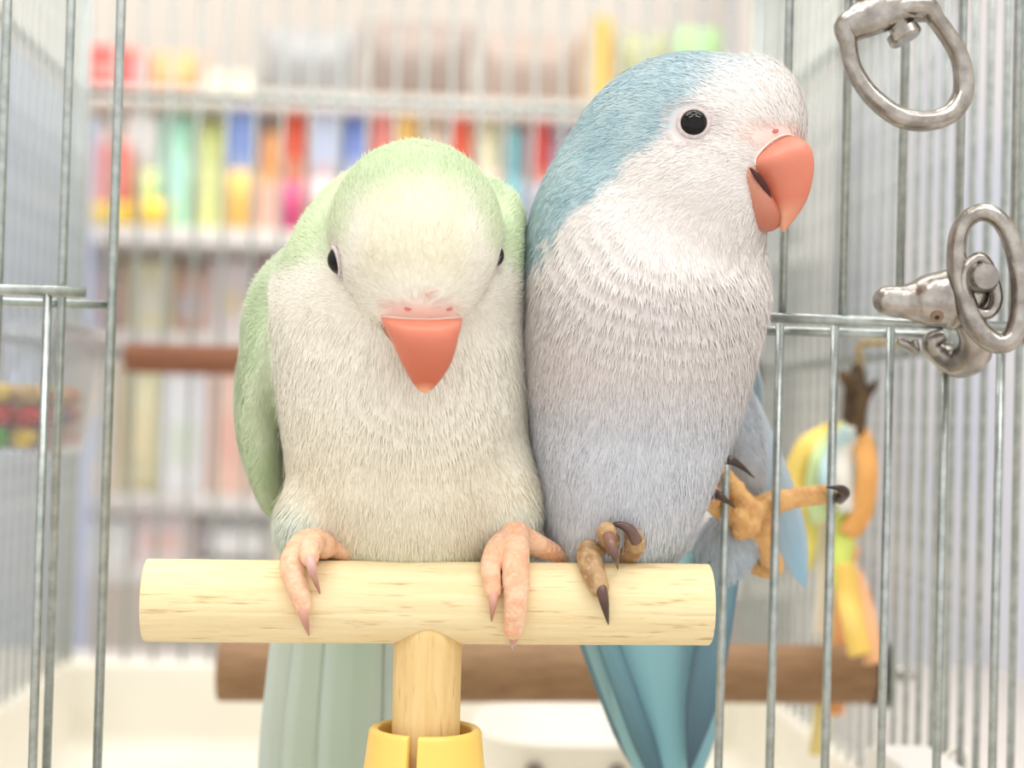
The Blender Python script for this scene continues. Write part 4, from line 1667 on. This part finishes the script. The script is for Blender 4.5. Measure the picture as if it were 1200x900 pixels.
# flaking edge at the beak base, nostril
tube('beak_rim', skin_line(B, up_rings[0], up_rings[1], range(15, 0, -2)), [0.12, 0.25, 0.2, 0.3, 0.2, 0.28, 0.22, 0.12], flake_m, bb, 8, 36)
q, nq = B.hit(908, 153)
V, F = loft([ering(q + nq * d, np.array([r, 0, 0]), np.array([0, 0.2, 1]) * r * 0.7, 14) for d, r in ((-1, 0.9), (0.0, 0.9), (0.2, 0.6))])
link('nostril', mesh_mm('nostril', V, F), nostril_m, bb)

tanc = foot_col((188, 156, 116), (160, 126, 90), (216, 190, 156), 2.0)
f3 = foot('foot', [([P(712, 636, 382), P(704, 648, 377), P(690, 646, 372), on_bar(694, 666, 2.5), on_bar(703, 690, 2.2)], [2.6, 2.8, 2.7, 2.6, 2.1]),
                   ([P(716, 648, 378), P(715, 636, 372), P(711, 625, 367), P(712, 622, 365)], [2.6, 2.4, 2.2, 2.0]),
                   ([P(716, 652, 378), P(734, 650, 374), P(744, 638, 370), P(742, 628, 368)], [2.5, 2.5, 2.3, 1.9]),
                   ([P(712, 644, 382), P(700, 656, 386), P(692, 672, 386)], [2.5, 2.0, 1.6])],
          [(P(714, 650, 377), 3.0)], tanc, bb)
dk0, dk1 = (104, 76, 66), (44, 30, 28)
claw([on_bar(703, 684, 2.9), on_bar(707, 700, 3.4), on_bar(710, 716, 2.3), on_bar(713, 732, 0.3)], 1.35, dk0, dk1, f3)
claw([P(713, 628, 363.6), P(717, 640, 361.2), P(721, 654, 361.0), on_bar(724, 667, 0.3)], 1.35, (150, 110, 94), dk1, f3)
claw([P(746, 634, 366.5), P(738, 621, 364.8), P(726, 615, 364.8), P(712, 615, 365.5)], 1.4, (120, 92, 84), dk1, f3)

YW = 408.0
tanc2 = foot_col((232, 184, 118), (214, 160, 102), (240, 196, 150), 1.8)
f4 = foot('foot', [([P(868, 655, 418), P(904, 666, 415), P(899, 645, 411), P(890, 622, YW + 1), P(880, 604, YW)], [2.6, 2.7, 2.7, 3.2, 3.6]),
                   ([P(886, 600, YW), P(905, 590, YW - 1), P(935, 583, YW - 2), P(962, 580, YW - 2), P(981, 579, YW - 3.2)], [3.3, 3.0, 2.4, 2.4, 2.0]),
                   ([P(878, 600, YW), P(864, 580, YW - 1), P(850, 562, YW - 2.5), P(841, 552, YW - 5), P(839, 543, YW - 9)], [3.2, 2.6, 2.5, 2.3, 1.9]),
                   ([P(876, 608, YW), P(860, 604, YW - 1), P(844, 597, YW - 2.5), P(835, 589, YW - 5), P(836, 580, YW - 9)], [3.2, 2.6, 2.3, 2.2, 1.9]),
                   ([P(884, 615, YW), P(872, 622, YW), P(862, 624, YW)], [3.0, 2.6, 2.0])],
          [(P(863, 573, YW - 4), 2.3), (P(872, 588, YW - 4), 2.5), (P(884, 600, YW - 4), 2.7), (P(866, 603, YW - 4), 2.4), (P(880, 616, YW - 4), 2.6), (P(868, 622, YW - 3.4), 2.3), (P(898, 594, YW - 3.4), 2.3)],
          tanc2, bb)
claw([P(984, 584, YW - 5), P(990, 577, YW - 9.5), P(983, 572, YW - 11.5), P(968, 571, YW - 12)], 1.5, (74, 54, 48), dk1, f4)
claw([P(841, 541, YW - 10), P(850, 538, YW - 12), P(865, 544, YW - 12.5), P(884, 560, YW - 11)], 1.5, (84, 60, 54), dk1, f4)
claw([P(834, 579, YW - 10), P(841, 580, YW - 12), P(850, 586, YW - 12.5), P(862, 595, YW - 11)], 1.35, (96, 70, 58), dk1, f4)

# tail
for bx, by, tx_, ty, w, ca, cb, yb, yt, ed in ((690, 660, 800, 960, 17, (150, 196, 206), (120, 170, 190), 414, 462, (170, 208, 216)),
                                               (850, 660, 806, 910, 9, (130, 170, 188), (70, 96, 116), 407, 443, (90, 118, 138)),
                                               (700, 720, 788, 960, 6, (130, 178, 192), (62, 90, 110), 409, 456, (80, 110, 130)),
                                               (742, 650, 790, 980, 22, (160, 210, 220), (132, 190, 206), 410, 458, (168, 208, 216)),
                                               (798, 650, 800, 960, 22, (166, 212, 222), (130, 186, 206), 412, 460, (160, 202, 214)),
                                               (682, 690, 784, 960, 12, (140, 188, 200), (66, 96, 116), 420, 466, (90, 120, 140))):
    feather('tail_feather', P(bx, by, yb), P(tx_, ty, yt), w, (0.05, -1, -0.3), 2.0, ca, cb, bb, feather_m, ed, 16, 0.9, 1.4)
# folded wing seen behind the front wires
for k, (bx, by, tx_, ty, w, ca, cb) in enumerate(((872, 470, 944, 690, 11, (200, 206, 214), (150, 196, 220)), (866, 480, 925, 640, 11, (204, 208, 214), (176, 208, 228)),
                                                  (880, 425, 884, 500, 5, (110, 136, 150), (150, 174, 184)))):
    feather('wing_feather', P(bx, by, 414 + 2 * k), P(tx_, ty, 422 + 2 * k), w, (0.2, -1, 0), 1.5, ca, cb, bb, feather_m, (206, 216, 226), 12, 0.7, 2.4)
